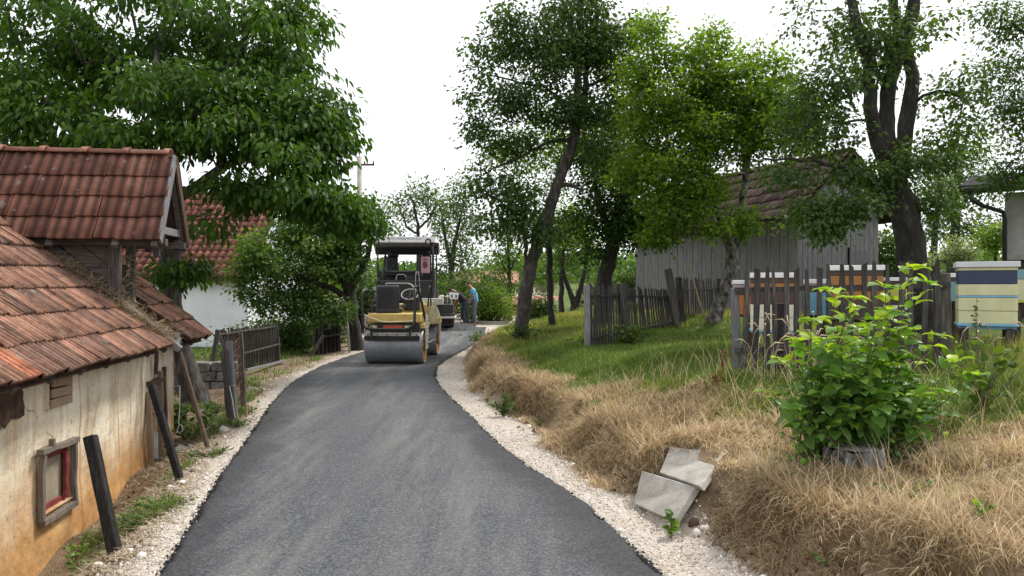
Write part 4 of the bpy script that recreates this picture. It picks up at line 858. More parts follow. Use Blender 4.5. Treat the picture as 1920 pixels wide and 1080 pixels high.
tile_field('back_roof', M['tile'], shed, (up_pt(3.2, 0)[0], -6.3, up_pt(3.2, 0)[2]), (0,1,0), (-dn.x, 0, dn.z), 33, 10, TW, EX, 2, 6, jit=.004)
for y in np.arange(-6.0, .5, .55): MB().beam(up_pt(.06, y), up_pt(2.9, y), .055, .05, jit=.0).build('rafter', M['beam_wood'], shed).location = (0, 0, -.125)
MB().beam((.02,-6.3,1.0),(.02,-1.3,.99),.1,.09,jit=.006,seg=8).build('wall_plate', M['beam_wood'], shed)
MB().beam(up_pt(-.12,-1.0), up_pt(1.7,-1.05), .11, .07, jit=.01, seg=6).build('rotten_board', M['grey_wood'], shed, bevel=.01)
MB().beam(up_pt(-.05,-.78), up_pt(1.5,-.82), .16, .03, jit=.01, seg=6).build('rotten_board', M['fence_wood'], shed, bevel=.005)
MB().beam(up_pt(-.10,-1.05), up_pt(.12,-.45), .06, .045, jit=.012, seg=5).build('rotten_board', M['grey_wood'], shed, bevel=.01)
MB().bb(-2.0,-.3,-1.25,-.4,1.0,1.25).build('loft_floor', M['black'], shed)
vrg = MB(); vrg.beam(up_pt(-.04,.52), up_pt(3.2,.52), .03, .12); vrg.build('verge_board', M['brown_wood'], shed)
# dormer: ridge runs out over the road side, near slope faces us
RX, RYc, RZ = .33, -1.0, 3.10
HW, EZd = .52, 2.17
sl_ = math.hypot(HW, RZ-EZd); ddn = Vector((0, -HW, -(RZ-EZd))).normalized(); ddf = Vector((0, HW, -(RZ-EZd))).normalized()
tile_field('dormer_roof', M['tile_upper'], shed, (RX-15*.215, RYc, RZ), (1,0,0), ddn, 15, 4, .215, sl_/4*.99, 2, 8, depth=.016, jit=.005)
tile_field('dormer_roof', M['tile_upper'], shed, (RX-15*.215, RYc, RZ), (1,0,0), ddf, 15, 4, .215, sl_/4*.99, 2, 9, depth=.016, jit=.005)
ridge_run(shed, (RX-3.0, RYc, RZ+.035), (RX+.06, RYc, RZ+.035), M['tile_upper'], .06, .42)
dd = MB()
for s_ in (-1, 1):
    a = Vector((0, s_*HW, -(RZ-EZd))); nrm = Vector((0, s_*(RZ-EZd), HW)).normalized()*.03
    p0 = Vector((RX-.03, RYc, RZ)); q0 = Vector((-2.6, RYc, RZ)); dd.add([p0-nrm, q0-nrm, q0+a-nrm, p0+a-nrm], [(0,1,2,3)])
ddo = dd.build('dormer_deck', M['brown_wood'], shed); sd = ddo.modifiers.new('thick', 'SOLIDIFY'); sd.thickness = .018
for s_, mt in ((-1, 'grey_wood'), (1, 'brown_wood')):
    a = Vector((0, s_*HW*1.02, -(RZ-EZd)*1.02)); p0 = Vector((RX-.012, RYc, RZ-.02)); MB().beam(p0, p0+a, .10, .025, (1,0,0)).build('barge_board', M[mt], shed, bevel=.003)
for x in (RX-.07, -.12, -.75, -1.4):
    for s_ in (-1, 1): 
        a = Vector((0, s_*HW*1.0, -(RZ-EZd)*1.0)); p0 = Vector((x, RYc, RZ-.07)); MB().beam(p0, p0+a*1.03, .05, .06, (1,0,0)).build('rafter', M['beam_wood'], shed, bevel=.003)
for y in (-1.34, -.64): MB().beam((RX-.0, y, 2.13), (-2.3, y, 2.14), .09, .075, jit=.004, seg=5).build('purlin', M['beam_wood'], shed, bevel=.006)
MB().beam((RX-.10, -1.42, 2.27), (RX-.10, -.58, 2.27), .06, .08).build('collar_tie', M['grey_wood'], shed, bevel=.004)
for x, y, z0, z1, w in ((-.2,-1.3,1.40,2.12,.105),(-.16,-.93,1.34,2.15,.085),(-1.5,-1.3,2.3,2.4,.09),(.24,-.62,1.95,2.2,.07),(.22,-1.32,1.98,2.14,.06)):
    MB().beam((x,y,z0),(x,y,z1),w,w,(0,1,0),jit=.004,seg=3).build('post', M['old_wood'], shed, bevel=.006)
ck = MB()                                   # cheek boards follow the roof slope
for k in range(6):
    o = .09 + k*.2; x0, x1 = -.24, -1.75; z0 = 1.42 + o; 
    pts = []
    L0 = Vector((x0, -1.27 - .004*k, rz_(x0) + o - .02)); x1 = max(-1.75, SE - (2.16 - ZE - o)/PT); L1 = Vector((x1, -1.27 - .004*k, rz_(x1) + o - .02)); ck.beam(L0, L1, .02, .142, (0,0,1), jit=.004, seg=3)
cko = ck.build('cheek_boards', M['beam_wood'], shed, bevel=.003)
ck2 = MB()
for k in range(4): ck2.beam((-.26 - .03*k, -1.28, 1.42 + .17*k), (-.20, -.9, 1.30 + .17*k), .02, .15, (0,0,1), jit=.004, seg=3)
ck2.build('front_boards', M['brown_wood'], shed, bevel=.003)
MB().bb(-1.9,-.42,-1.24,-.72,1.3,2.05).build('loft_dark_block', M['black'], shed)  # solid black block: shade of the loft interior put into colour
# straw on the roof and in the loft mouth
def straw(name, label, pts, n, sx, L, m=M['straw'], up=.25, seed=3, parent=None):
    r = np.random.default_rng(seed); pts = np.array(pts, float); seg = r.integers(0, len(pts)-1, n); t = r.uniform(0, 1, n)[:, None]
    p = pts[seg]*(1-t) + pts[seg+1]*t + r.normal(0, 1, (n, 3))*sx; d = r.normal(size=(n, 3))*[1, 1, up]
    tv, tf = blade(.5, .1, 3, 1.0); tv = tv[:, [2, 1, 0]]; Mx = frames(d, np.array([0, 0, 1.]) + r.normal(0, .3, (n, 3))); ll = L*r.uniform(.5, 1.4, n)
    V, Fc = scatter(tv, tf, p, Mx, np.stack([ll, np.full(n, .0055), ll], 1)); me = np_mesh(name, V, Fc, {'tint': np.repeat(r.uniform(0, 1, n), len(tv))})
    return tag(link(name, me, m), label, 'straw', kind='stuff')
W_ = lambda p: tuple(shed.matrix_basis @ Vector(p))
shed.rotation_euler = (0, 0, R(8)); bpy.context.view_layer.update()
straw('roof_straw', 'old straw lodged along the broken edge of the tiled roof', [W_((up_pt(a_, b_)[0], b_, up_pt(a_, b_)[2] + .05)) for a_, b_ in ((1.3,-1.42),(.8,-1.36),(.35,-1.28),(.0,-1.1))], 3600, (.07,.07,.03), .13, seed=3)
straw('loft_straw', 'wisp of hay sticking out between the dormer posts', [W_((-.2,-1.1,1.85)), W_((-.15,-1.05,1.95)), W_((-.15,-1.12,1.6))], 160, (.03,.03,.07), .16, seed=4)

# ------------------------------------------------------------------ white house behind
def Wq(px, py, Y): return P(px, py, Y)
house = empty('village_house', (-10.5, 24, -.3)); tag(house, 'white rendered house with red tile roof behind the left trees', 'house')
hb = MB(); x0, x1 = -1.6, 2.3; hz0, hz1_ = -.6, 2.28
hb.bb(x0-4, x1, 0, 7, hz0, hz1_); hb.add([(x1-.001,0,hz1_),(x1-.001,7,hz1_),(x1-.001,3.5,5.2)], [(0,1,2)]); hb.build('wall', M['whitewash'], house)
MB().bb(x0-4.0, x1+.03, -.03, -.002, hz0, .12).build('plinth', M['stone'], house)
sp_ = math.hypot(3.85, 3.0)
tile_field('roof', M['tile_far'], house, (x0-3.6, 3.5, 5.28), (1,0,0), (0,-3.85,-3.0), 32, 14, .24, sp_/14, 1, 10, depth=.05, jit=.005)
tile_field('roof', M['tile_far'], house, (x0-3.6, 3.5, 5.28), (1,0,0), (0,3.85,-3.0), 32, 14, .24, sp_/14, 1, 12, depth=.05, jit=.005)
ridge_run(house, (x0-3.6, 3.5, 5.33), (x1+.2, 3.5, 5.33), M['tile_far'], .11, .4)
for k in range(9): MB().bb(x0-3+k*.95, x0-2.92+k*.95, -.33, 0, 2.12, 2.22).build('rafter_end', M['brown_wood'], house)
MB().bb(x0-4, x1+.25, -.36, -.33, 2.14, 2.28).build('fascia', M['brown_wood'], house)

# ------------------------------------------------------------------ narrow timber barn
bd = (-.356, .934); gd = (.934, .356); bc = P(1495, 540, 18); ba = math.atan2(gd[1], gd[0])
barn = empty('timber_barn', (bc.x, bc.y, 1.0), ba); tag(barn, 'narrow grey plank barn with mossy tile roof', 'barn')
BW, BL, BH = 2.45, 7.4, 2.52; b = MB(); rr = random.Random(5)
def planks(nm, horiz, y_of, n_, x_start, w, h0, h1f, mt):
    pb = MB()
    for i in range(n_):
        a = x_start + i*w; j = rr.uniform(-.008, .008); g = w - rr.uniform(.004, .014); pb_ = horiz(a, g, j, h0 + rr.uniform(-.03, .03), h1f); pb.add(*pb_)
    return pb.build(nm, mt, barn)
def pl_long(a, g, j, z0, h1f):              # long wall: local x = 0 plane, runs along +y
    v = [(-.02+j,a,z0),(-.02+j,a+g,z0),(-.02+j,a+g,BH),(-.02+j,a,BH),(.02,a,z0),(.02,a+g,z0),(.02,a+g,BH),(.02,a,BH)]
    return v, [(3,2,1,0),(0,1,5,4),(1,2,6,5),(2,3,7,6),(3,0,4,7)]
def pl_gab(a, g, j, z0, h1f):
    t0, t1 = [BH + (1.25*(1-abs(q-BW/2)/(BW/2))) for q in (a, a+g)]
    v = [(a,-.02+j,z0),(a+g,-.02+j,z0),(a+g,-.02+j,t1),(a,-.02+j,t0),(a,.02,z0),(a+g,.02,z0),(a+g,.02,t1),(a,.02,t0)]
    return v, [(0,1,2,3),(4,5,1,0),(5,6,2,1),(7,4,0,3),(6,7,3,2)]
planks('plank_wall', pl_long, 0, 49, 0, .151, -.25, None, M['grey_wood']); planks('plank_gable', pl_gab, 0, 17, .0, .144, -.25, None, M['grey_wood'])
MB().bb(.03, BW-.0, .03, BL, -.3, BH-.05).build('core', M['fence_wood'], barn)
door = MB()
for k in range(4): door.bb(1.52+k*.155, 1.52+k*.155+.15, -.05, -.023, .15, 1.55)
dr = door.build('door', M['grey_wood'], barn, bevel=.004); MB().bb(1.5, 2.16, -.07, -.05, 1.12, 1.2).build('door_rail', pmat('reddish_rail', [(.3,(.1,.03,.025)),(.7,(.2,.08,.06))], 10, .8), dr); MB().bb(1.49, 1.515, -.06, -.02, .0, 1.62).build('door_frame', M['black_wood'], dr)
bs_ = math.hypot(BW/2+.4, 1.6); zt = BH + 1.25 + .1
tile_field('roof', M['tile_barn'], barn, (BW/2, -.45, zt), (0,1,0), (-(BW/2+.4),0,-1.55), 36, 6, .235, bs_/6, 2, 21, depth=.02, jit=.014, sag=.05)
tile_field('roof', M['tile_barn'], barn, (BW/2, -.45, zt), (0,1,0), ((BW/2+.4),0,-1.55), 36, 6, .235, bs_/6, 2, 22, depth=.02, jit=.012)
ridge_run(barn, (BW/2, -.4, zt+.03), (BW/2, 7.9, zt+.03), M['tile_barn'], .09, .4)
for s_ in (-1, 1):
    MB().beam((BW/2, -.42, zt-.06), (BW/2+s_*(BW/2+.4), -.42, zt-1.6), .04, .12, (0,1,0)).build('barge_board', M['brown_wood'], barn)
    d_ = MB(); d_.add([(BW/2,-.4,zt-.04),(BW/2,7.9,zt-.04),(BW/2+s_*(BW/2+.36),7.9,zt-1.55),(BW/2+s_*(BW/2+.36),-.4,zt-1.55)], [(0,1,2,3)]); q = d_.build('roof_deck', M['brown_wood'], barn); sd = q.modifiers.new('thick','SOLIDIFY'); sd.thickness = .02
for x in (0.0, BW): MB().beam((x, -.42, BH-.02), (x, 7.8, BH-.02), .1, .1).build('wall_plate', M['brown_wood'], barn)

# ------------------------------------------------------------------ grey house corner at the right edge
gh = empty('grey_house', (P(1884, 540, 13).x, 13, 1.0)); gh.rotation_euler = (0, 0, R(-35)); tag(gh, 'corner of a grey rendered house with dark eave at the right edge', 'house')
MB().bb(0, 4, 0, 4, 1.2, 2.25).build('wall', M['block'], gh); MB().bb(-.04, 4, -.05, 3.9, 1.12, 1.2).build('ledge', M['concrete'], gh); MB().bb(.02, 4, .02, 3.9, -.3, 1.12).build('base_wall', M['brown_wood'], gh)
g2 = MB(); g2.add([(-.62,-.5,2.24),(4,-.5,2.24),(4,2,2.7),(-.62,2,2.7),(-.62,-.5,2.36),(4,-.5,2.36),(4,2,2.82),(-.62,2,2.82)], [(3,2,1,0),(4,5,6,7),(0,1,5,4),(1,2,6,5),(2,3,7,6),(3,0,4,7)]); g2.build('roof', pmat('dark_eave', [(.3,(.012,.012,.014)),(.7,(.03,.03,.033))], 8, .95, bs=.1, spec=.1), gh)
MB().tube([(-.58,-.55,2.27),(4,-.55,2.27)], .06, 10).build('gutter', M['black'], gh, smooth=True)
MB().tube([(-.45,-.55,2.25),(-.44,-.55,2.1),(-.3,-.4,2.02),(-.02,-.08,1.92),(.0,-.05,1.8),(.0,-.05,0)], .035, 10).build('downpipe', M['black'], gh, smooth=True)

# roof seen over the bushes far down the lane, and a low orange one between trunks
for nm, lab, px, py, Y, w, dp, h in (('distant_house', 'far house roof glimpsed above bushes right of the paver', 905, 575, 60, 5, 6, 2.2), ('low_outbuilding', 'low orange tiled roof seen beside the slanting trunk', 985, 600, 38, 3.2, 2.6, .9)):
    p = P(px, py, Y); z0 = hz1(p.x, Y); e_ = empty(nm, (p.x, Y, z0)); tag(e_, lab, 'house' if 'house' in nm else 'outbuilding')
    MB().bb(-w/2, w/2, 0, dp, -.5, h*.6).build('wall', M['block'] if w > 5 else M['brown_wood'], e_)
    q = MB(); q.add([(-w/2-.3,-.4,h*.58),(w/2+.3,-.4,h*.58),(w/2+.3,dp/2,h),(-w/2-.3,dp/2,h)], [(0,1,2,3)]).add([(-w/2-.3,dp+.4,h*.58),(w/2+.3,dp+.4,h*.58),(w/2+.3,dp/2,h+.004),(-w/2-.3,dp/2,h+.004)], [(3,2,1,0)]); q = q.build('roof', pmat('orange_roof', [(.3,(.24,.1,.07)),(.7,(.36,.17,.12))], 4, .9, (1, 6, 1)), e_); sd = q.modifiers.new('thick','SOLIDIFY'); sd.thickness = .06
# utility pole
up_ = P(674, 540, 30); pz = hz1(up_.x, 30); ep = empty('utility_pole', (up_.x, 30, pz)); tag(ep, 'slim utility pole with crossarm above the dark bushy tree', 'utility pole')
MB().tube([(0,0,-.3),(0,0,6.55)], [.12,.09], 12).build('pole', M['concrete'], ep, smooth=True); MB().bb(-.5,.58,-.04,.04,6.2,6.27).build('crossarm', M['brown_wood'], ep)
for x in (-.44, -.1, .2, .54): MB().lathe((x,0,6.27), (0,0,1), [(0,0),(.03,0),(.035,.05),(.02,.07),(.03,.1),(0,.12)], 10).build('insulator', M['brown_wood'], ep, smooth=True)

# ------------------------------------------------------------------ fences, posts and gates
def stick(b, p, q, w, h, up=(0,1,0), pointed=False, **k):
    b.beam(p, q, w, h, up, **k)
    return b
def picket(parent, x, y, z0, z1, lean=(0, 0), w=.045, t=.018, m='fence_wood', tip=None, ang=0):
    b = MB(); n_ = 4; vs = []; tip = random.choice((0, 1, 2)) if tip is None else tip
    ca, sa = math.cos(ang), math.sin(ang)
    for i in range(n_+1):
        f = i/n_; ww = w*random.uniform(.86, 1.1)*(1 if i < n_ or tip != 2 else .45); zz = z0 + (z1-z0)*f; dx = lean[0]*f + random.uniform(-.004, .004); dy = lean[1]*f
        sl2 = (random.uniform(-.02, .02) if i == n_ else 0)
        for sx, sy in ((-1,-1),(1,-1),(1,1),(-1,1)):
            a = sx*ww/2; c_ = sy*t/2; vs.append((dx + a*ca - c_*sa, dy + a*sa + c_*ca, zz + sx*sl2))
    fs = [(3,2,1,0), tuple(n_*4+i for i in range(4))]
    for i in range(n_):
        for j in range(4): o = i*4; fs.append((o+j, o+(j+1)%4, o+4+(j+1)%4, o+4+j))
    o = b.add(vs, fs).build('picket', M[m], parent); o.location = (x, y, 0); return o
# near picket fence before the beehives
YF = 7.5; nf = empty('picket_fence', (P(1385, 0, YF).x, YF, 0)); tag(nf, 'near weathered picket fence in front of the coloured beehives', 'fence')
ox = nf.location.x; pxs = [(1394,505,2),(1414,504,3),(1435,500,0),(1453,505,-2),(1472,502,1),(1491,503,0),(1512,505,0),(1533,502,1),(1553,497,0),(1575,496,0),(1591,498,2),(1615,494,1),(1636,490,0),(1664,494,-1),(1685,492,2),(1704,489,0),(1729,491,1),(1753,487,0)]
for px, py, ln in pxs:
    X_ = (px-960)/F*YF; g_ = hz1(X_, YF); zt_ = EZ - (py-540)/F*YF; picket(nf, X_-ox, -.03, g_-.05, zt_, (ln*.008 + random.uniform(-.012, .012), 0), random.uniform(.044, .062), .02)
X1 = (1776-960)/F*YF
for py, y_, e_ in ((540, .0, 0), (652, .0, 1)):
    MB().beam((-.03, y_+.005, EZ-(py+4-540)/F*YF), (X1-ox+.02, y_+.005, EZ-(py-6-540)/F*YF), .05, .06, (0,1,0), jit=.006, seg=9).build('rail', M['fence_wood'], nf)
MB().beam((0.0,.07,hz1(ox,YF)-.15),(-.02,.07,EZ),.07,.08,(0,1,0),jit=.008,seg=4).build('post', M['grey_wood'], nf, bevel=.008)
MB().beam((X1-ox,.07,hz1(X1,YF)-.15),(X1-ox-.01,.07,EZ-(512-540)/F*YF),.12,.11,(0,1,0),jit=.008,seg=5).build('post', M['old_wood'], nf, bevel=.012)
MB().beam((.42,.10,hz1(ox+.4,YF)-.1),(.44,.10,1.5),.08,.07,(0,1,0),jit=.008,seg=4).build('post', M['fence_wood'], nf, bevel=.008)
# far picket fence by the barn: two leaning runs
ff = empty('picket_fence', (P(1100, 0, 13.7).x, 13.7, 0)); tag(ff, 'long leaning picket fence between shade tree and barn', 'fence')
fo = ff.location
def run(par, o, px0, Y0, px1, Y1, top0, top1, n_, w, t, m, lean, hts=None, zoff=0):
    a = math.atan2(Y1-Y0, (px1-960)/F*Y1 - (px0-960)/F*Y0); pts = []
    for i in range(n_):
        f = i/(n_-1); Yp = Y0 + (Y1-Y0)*f; Xp = ((px0-960)/F*Y0)*(1-f) + ((px1-960)/F*Y1)*f; g_ = hz1(Xp, Yp); zt_ = EZ - (top0 + (top1-top0)*f - 540)/F*Yp + random.uniform(-.04, .03)
        picket(par, Xp-o.x, Yp-o.y, g_-.0+zoff, zt_, (lean*f + random.uniform(-.02, .02), 0), w*random.uniform(.8, 1.2), t, m, ang=a); pts.append((Xp-o.x, Yp-o.y+.03, g_, zt_))
    return pts
p1 = run(ff, fo, 1104, 13.7, 1262, 15.2, 533, 541, 33, .042, .018, 'fence_wood', -.12)
p2 = run(ff, fo, 1268, 15.3, 1345, 16.6, 521, 524, 18, .042, .018, 'fence_wood', -.08)
for pp, fr_ in ((p1, .13), (p1, .82), (p2, .2), (p2, .78)):
    a, b2 = pp[0], pp[-1]; MB().beam((a[0], a[1], a[2]+(a[3]-a[2])*fr_), (b2[0], b2[1], b2[2]+(b2[3]-b2[2])*fr_), .035, .07, (0,1,0), jit=.01, seg=8).build('rail', M['fence_wood'], ff)
def fpost(par, o, px0, py0, px1, py1, Y, w, mt, h=None, Y1=None, bury=.12, name='post', bev=.01):
    a, b2 = P(px0, py0, Y), P(px1, py1, Y1 or Y); a.z = hz1(a.x, Y) - bury
    return MB().beam(a-o, b2-o, w, h or w, (0,1,0), jit=.006, seg=5).build(name, M[mt], par, bevel=bev)
fpost(ff, fo, 1101, 648, 1100, 534, 13.65, .1, 'grey_wood'); fpost(ff, fo, 1174, 640, 1167, 532, 14.2, .12, 'fence_wood'); fpost(ff, fo, 1274, 624, 1252, 504, 15.0, .13, 'old_wood'); fpost(ff, fo, 1280, 612, 1272, 520, 15.4, .12, 'fence_wood'); fpost(ff, fo, 1347, 600, 1350, 522, 16.6, .11, 'fence_wood')
lp = P(1328, 600, 14.9); pole = empty('leaning_pole', (lp.x, 14.9, hz1(lp.x, 14.9))); tag(pole, 'thin peeled pole leaning on the far picket fence', 'pole'); MB().tube([(0,0,-.05),(-.16,.1,.45),(-.33,.2,1.15)], [.022,.02,.014], 8).build('pole', M['tan_wood'], pole, smooth=True)
# left picket panel, leaning in front of the white house
lf = empty('picket_fence', (P(405, 0, 15.6).x, 15.6, 0)); tag(lf, 'crooked picket panel standing before the white house wall', 'fence'); lo = lf.location
nP = 25
for i in range(nP):
    f = i/(nP-1); px = 404 + 118*f; Yp = 15.4 + 1.6*f; Xp = (px-960)/F*Yp; zt_ = EZ-(620-14*f-540)/F*Yp + random.uniform(-.03, .03); zb = EZ-((716 if f > .12 else 690)-34*f-540)/F*Yp
    lean = (-.34*(1-f/.32) if f < .32 else .0) - random.uniform(0, .03); zb = max(zb, hz1(Xp, Yp)); picket(lf, Xp-lo.x-(lean if f < .32 else 0)*1.0, Yp-lo.y, zb, zt_, (lean, 0), .048, .02, 'old_wood')
def px_rail(par, o, pts, w, h, mt, name='rail'):
    for (a, b2) in zip(pts[:-1], pts[1:]): MB().beam(P(*a)-o, P(*b2)-o, w, h, (0,1,0), jit=.004, seg=4).build(name, M[mt], par, bevel=.005)
px_rail(lf, lo, [(401,629,15.3),(516,612,16.95)], .035, .06, 'old_wood'); px_rail(lf, lo, [(420,672,15.4),(524,645,16.95)], .035, .06, 'old_wood'); px_rail(lf, lo, [(462,694,15.4),(531,677,16.8)], .05, .07, 'grey_wood')
fpost(lf, lo, 392, 665, 409, 618, 15.2, .08, 'old_wood', Y1=15.2); fpost(lf, lo, 512, 682, 512, 612, 17.05, .12, 'fence_wood'); fpost(lf, lo, 522, 680, 521, 632, 17.0, .07, 'old_wood')
# dark gate further up with a pale post
gt = empty('yard_gate', (P(590, 0, 19.5).x, 19.5, 0)); tag(gt, 'dark weathered picket gate under the plum thicket with pale thin post', 'gate'); go = gt.location
for i in range(20):
    f = i/19; px = 590+48*f; Yp = 19.2+.8*f; Xp = (px-960)/F*Yp; g_ = hz1(Xp, Yp); picket(gt, Xp-go.x, 0+Yp-go.y, g_+.02, EZ-(614-6*f-540)/F*Yp + random.uniform(-.03, .03), (random.uniform(-.03,.01), 0), .04, .018, 'black_wood' if i % 3 else 'fence_wood')
px_rail(gt, go, [(576,621,19.1),(620,616,19.6)], .03, .05, 'old_wood'); px_rail(gt, go, [(606,632,19.2),(640,626,19.9)], .03, .05, 'fence_wood')
for k in range(6): px_rail(gt, go, [(636,612+k*8,19.9),(652,609+k*8,20.0)], .02, .07, 'old_wood', 'slat')
px_rail(gt, go, [(600,611,19.3),(645,599,19.9)], .03, .09, 'old_wood'); fpost(gt, go, 583, 668, 607, 628, 19.0, .09, 'old_wood', bury=.02)
MB().tube([P(656,668,19.7)-go, P(652,620,19.7)-go, P(648,572,19.7)-go, P(640,558,19.6)-go], .035, 8).build('pale_post', M['concrete'], gt, smooth=True)
# two wire-fence posts by the gravel with rusty netting
wfn = empty('wire_fence', (P(436, 0, 9.9).x, 9.9, 0)); tag(wfn, 'grey posts carrying rusty wire netting at the gravel edge', 'fence'); wo = wfn.location
fpost(wfn, wo, 436, 796, 421, 657, 9.55, .085, 'old_wood'); fpost(wfn, wo, 441, 785, 430, 640, 9.75, .075, 'grey_wood'); fpost(wfn, wo, 458, 770, 450, 625, 10.8, .07, 'old_wood')
fpost(wfn, wo, 459, 765, 452, 690, 10.85, .06, 'tan_wood')
net = MB(); A0, A1, B0, B1 = P(434,786,9.7)-wo, P(425,652,9.7)-wo, P(458,762,10.8)-wo, P(450,632,10.8)-wo
for i in range(9):
    f = i/8; net.tube([A0.lerp(A1, f), A0.lerp(A1, f).lerp(B0.lerp(B1, f), .5) + Vector((0,0,-.02)), B0.lerp(B1, f)], .0035, 4)
for i in range(1, 10):
    f = i/10; net.tube([A0.lerp(B0, f), A0.lerp(B0, f).lerp(A1.lerp(B1, f), .5) + Vector((.02, 0, 0)), A1.lerp(B1, f)], .003, 4)
net.build('netting', M['rust'], wfn)
net2 = MB(); C0, C1 = P(345,800,10.6)-wo, P(350,690,10.6)-wo
for i in range(6):
    f = i/5; net2.tube([A0.lerp(A1, f), A0.lerp(A1, f).lerp(C0.lerp(C1, f), .5) + Vector((0,0,-.08)), C0.lerp(C1, f)], .0025, 4)
net2.build('netting', M['rust'], wfn)
MB().tube([P(441,722,9.5)-wo, P(430,724,9.5)-wo, P(436,750,9.45)-wo, P(441,785,9.45)-wo, P(437,796,9.45)-wo], .005, 5).build('wire_tie', M['cord'], wfn)
# single posts along the shed
def lone(name, label, a, b2, Y0, Y1, w, mt, h=None, taper=1.0, group=None, cat='post'):
    p, q = P(*a, Y0), P(*b2, Y1); g_ = hz1(p.x, p.y); p.z = min(p.z, g_); e_ = empty(name, (p.x, p.y, g_)); tag(e_, label, cat, group); L = (q-p).normalized()*.12
    MB().beam(p-L-e_.location, q-e_.location, w, h or w, (0,1,0), jit=.0022, seg=6, taper=taper).build('shaft', M[mt], e_, bevel=.01); return e_
lone('wooden_post', 'thick black square post nearest the camera by the left verge', (222, 1066), (169, 817), 5.0, 5.15, .074, 'black_wood', .07)
lone('wooden_post', 'black slanting post in front of the slatted opening', (342, 914), (284, 722), 6.72, 6.95, .06, 'black_wood', .06)
lone('wooden_pole', 'thin bent grey-brown pole leaning at the shed corner', (393, 849), (337, 660), 8.0, 8.5, .045, 'brown_wood', .04, cat='pole')
lone('wooden_stake', 'short pale stake in the weeds beside the wire fence posts', (462, 790), (461, 758), 9.9, 9.9, .035, 'tan_wood', cat='stake')
# stone trough wall, plank, stones and cord by the shed corner
tr = empty('stone_wall', P(388, 700, 13.2)); tr.location.z = hz1(tr.location.x, 13.2); tag(tr, 'low dry wall of grey stone blocks below the picket panel', 'wall')
blocks = MB()
for r_ in range(3):
    for c_ in range(3): blocks.box((-.55+c_*.44+(r_%2)*.1, random.uniform(-.02,.02), .08+r_*.165), (.42, .3, .155), Matrix.Rotation(R(random.uniform(-3,3)), 3, 'Y'))
blocks.build('stone_blocks', M['stone'], tr, bevel=.025)
dl = P(392, 848, 8.7)
def at_ground(px, py, Y): p = P(px, py, Y); p.z = hz1(p.x, Y); return p
pk = empty('fallen_plank', at_ground(365, 822, 9.0), R(-3)); tag(pk, 'reddish-brown plank lying on the ground behind the thin pole', 'plank'); MB().beam((-.35,0,.08),(.33,.06,.12),.09,.03,(0,0,1),jit=.006,seg=5).build('board', M['brown_wood'], pk, bevel=.004)
for i, (px, Y, s_, lab) in enumerate(((341,8.75,.11,'squarish pale stone standing at the shed corner'),(359,8.9,.085,'smaller pale stone beside the squarish one'),(420,8.9,.07,'rough stone in the weeds right of the thin pole'))):
    e_ = empty('loose_stone', at_ground(px, 0, Y), random.uniform(0, 3)); tag(e_, lab, 'stone', 'loose stones at the shed corner'); b = MB(); V_, F_ = ICO; b.add([(x*s_*1.1, y*s_*.8, z*s_+s_*.6) for x, y, z in V_], [tuple(f) for f in F_]); b.build('rock', M['concrete'], e_, bevel=.01)
cp = P(336, 815, 9.0); ce_ = empty('hanging_cord', (cp.x, 9.0, cp.z)); tag(ce_, 'white knotted cord hanging from the shed corner', 'cord'); o_ = ce_.location
MB().tube([P(322,728,9.4)-o_, P(331,723,9.2)-o_, P(337,724,9.0)-o_, P(337,760,9.0)-o_, P(335,795,9.0)-o_, P(341,798,9.0)-o_, P(343,806,9.0)-o_, P(337,813,9.0)-o_, P(331,808,9.0)-o_, P(336,797,9.0)-o_, P(330,812,9.0)-o_, P(326,816,9.0)-o_], .006, 6).build('cord', M['cord'], ce_, smooth=True)

# ------------------------------------------------------------------ beehives
def hive(px0, px1, Y, layers, legs, label, rz=0, depth=.48, side=0):
    """layers: (top pixel row, bottom row, material, overhang)"""
    w = (px1-px0)/F*Y; cx_ = ((px0+px1)/2-960)/F*Y; g_ = hz1(cx_, Y); rz = -math.atan2(cx_, Y)*.84; e_ = empty('beehive', (cx_ + math.sin(-rz)*depth/2, Y + math.cos(rz)*depth/2, g_), rz); tag(e_, label, 'beehive', 'beehives behind the near picket fence')
    for (a, b2, mt, ov) in layers:
        z1, z0 = EZ-(a-540)/F*Y-g_, EZ-(b2-540)/F*Y-g_
        nm = 'roof' if (a, b2, mt, ov) == layers[0] else ('floor_board' if mt == 'light blue' and b2-a < 8 else 'hive_box')
        MB().bb(-w/2-ov, w/2+ov, -depth/2-ov, depth/2+ov, z0, z1-.0015).build(nm, M[mt], e_, bevel=.006)
    zb = EZ-(layers[-1][1]-540)/F*Y-g_
    if legs:
        for sx in (-1, 1):
            for sy in (-1, 1): MB().beam((sx*w*.38, sy*depth*.36, -.1), (sx*w*.38, sy*depth*.36, zb-.02), .07, .07, (0,1,0), jit=.006, seg=3).build('leg', M[legs], e_, bevel=.006)
        for sy in (-1, 1): MB().bb(-w/2+.01, w/2-.01, sy*depth*.36-.03, sy*depth*.36+.03, zb-.03, zb-.002).build('stand_bar', M['light blue' if legs == 'old_wood' else 'brown_wood'], e_, bevel=.003)
    return e_
hive(1804, 1900, 8.35, [(490,501,'pale roof',.022),(501,507,'cream',.0),(507,533,'navy paint',-.004),(533,554,'cream',.0),(554,558,'light blue',.004),(558,583,'cream',.0),(583.3,607,'cream',-.002),(607,612,'light blue',.012)], 'old_wood', 'tall cream beehive with a navy band on wooden legs, right of fence')
hive(1410, 1487, 9.2, [(511,521,'white',.015),(521,531,'hive brown',0),(531,547,'rust orange',0),(547,571,'hive brown',-.003),(571,596,'pale cream',0),(596.3,619,'pale cream',-.002),(619,623,'light blue',.01)], 'old_wood', 'cream-bottomed beehive with brown and rust top boxes behind fence pickets')
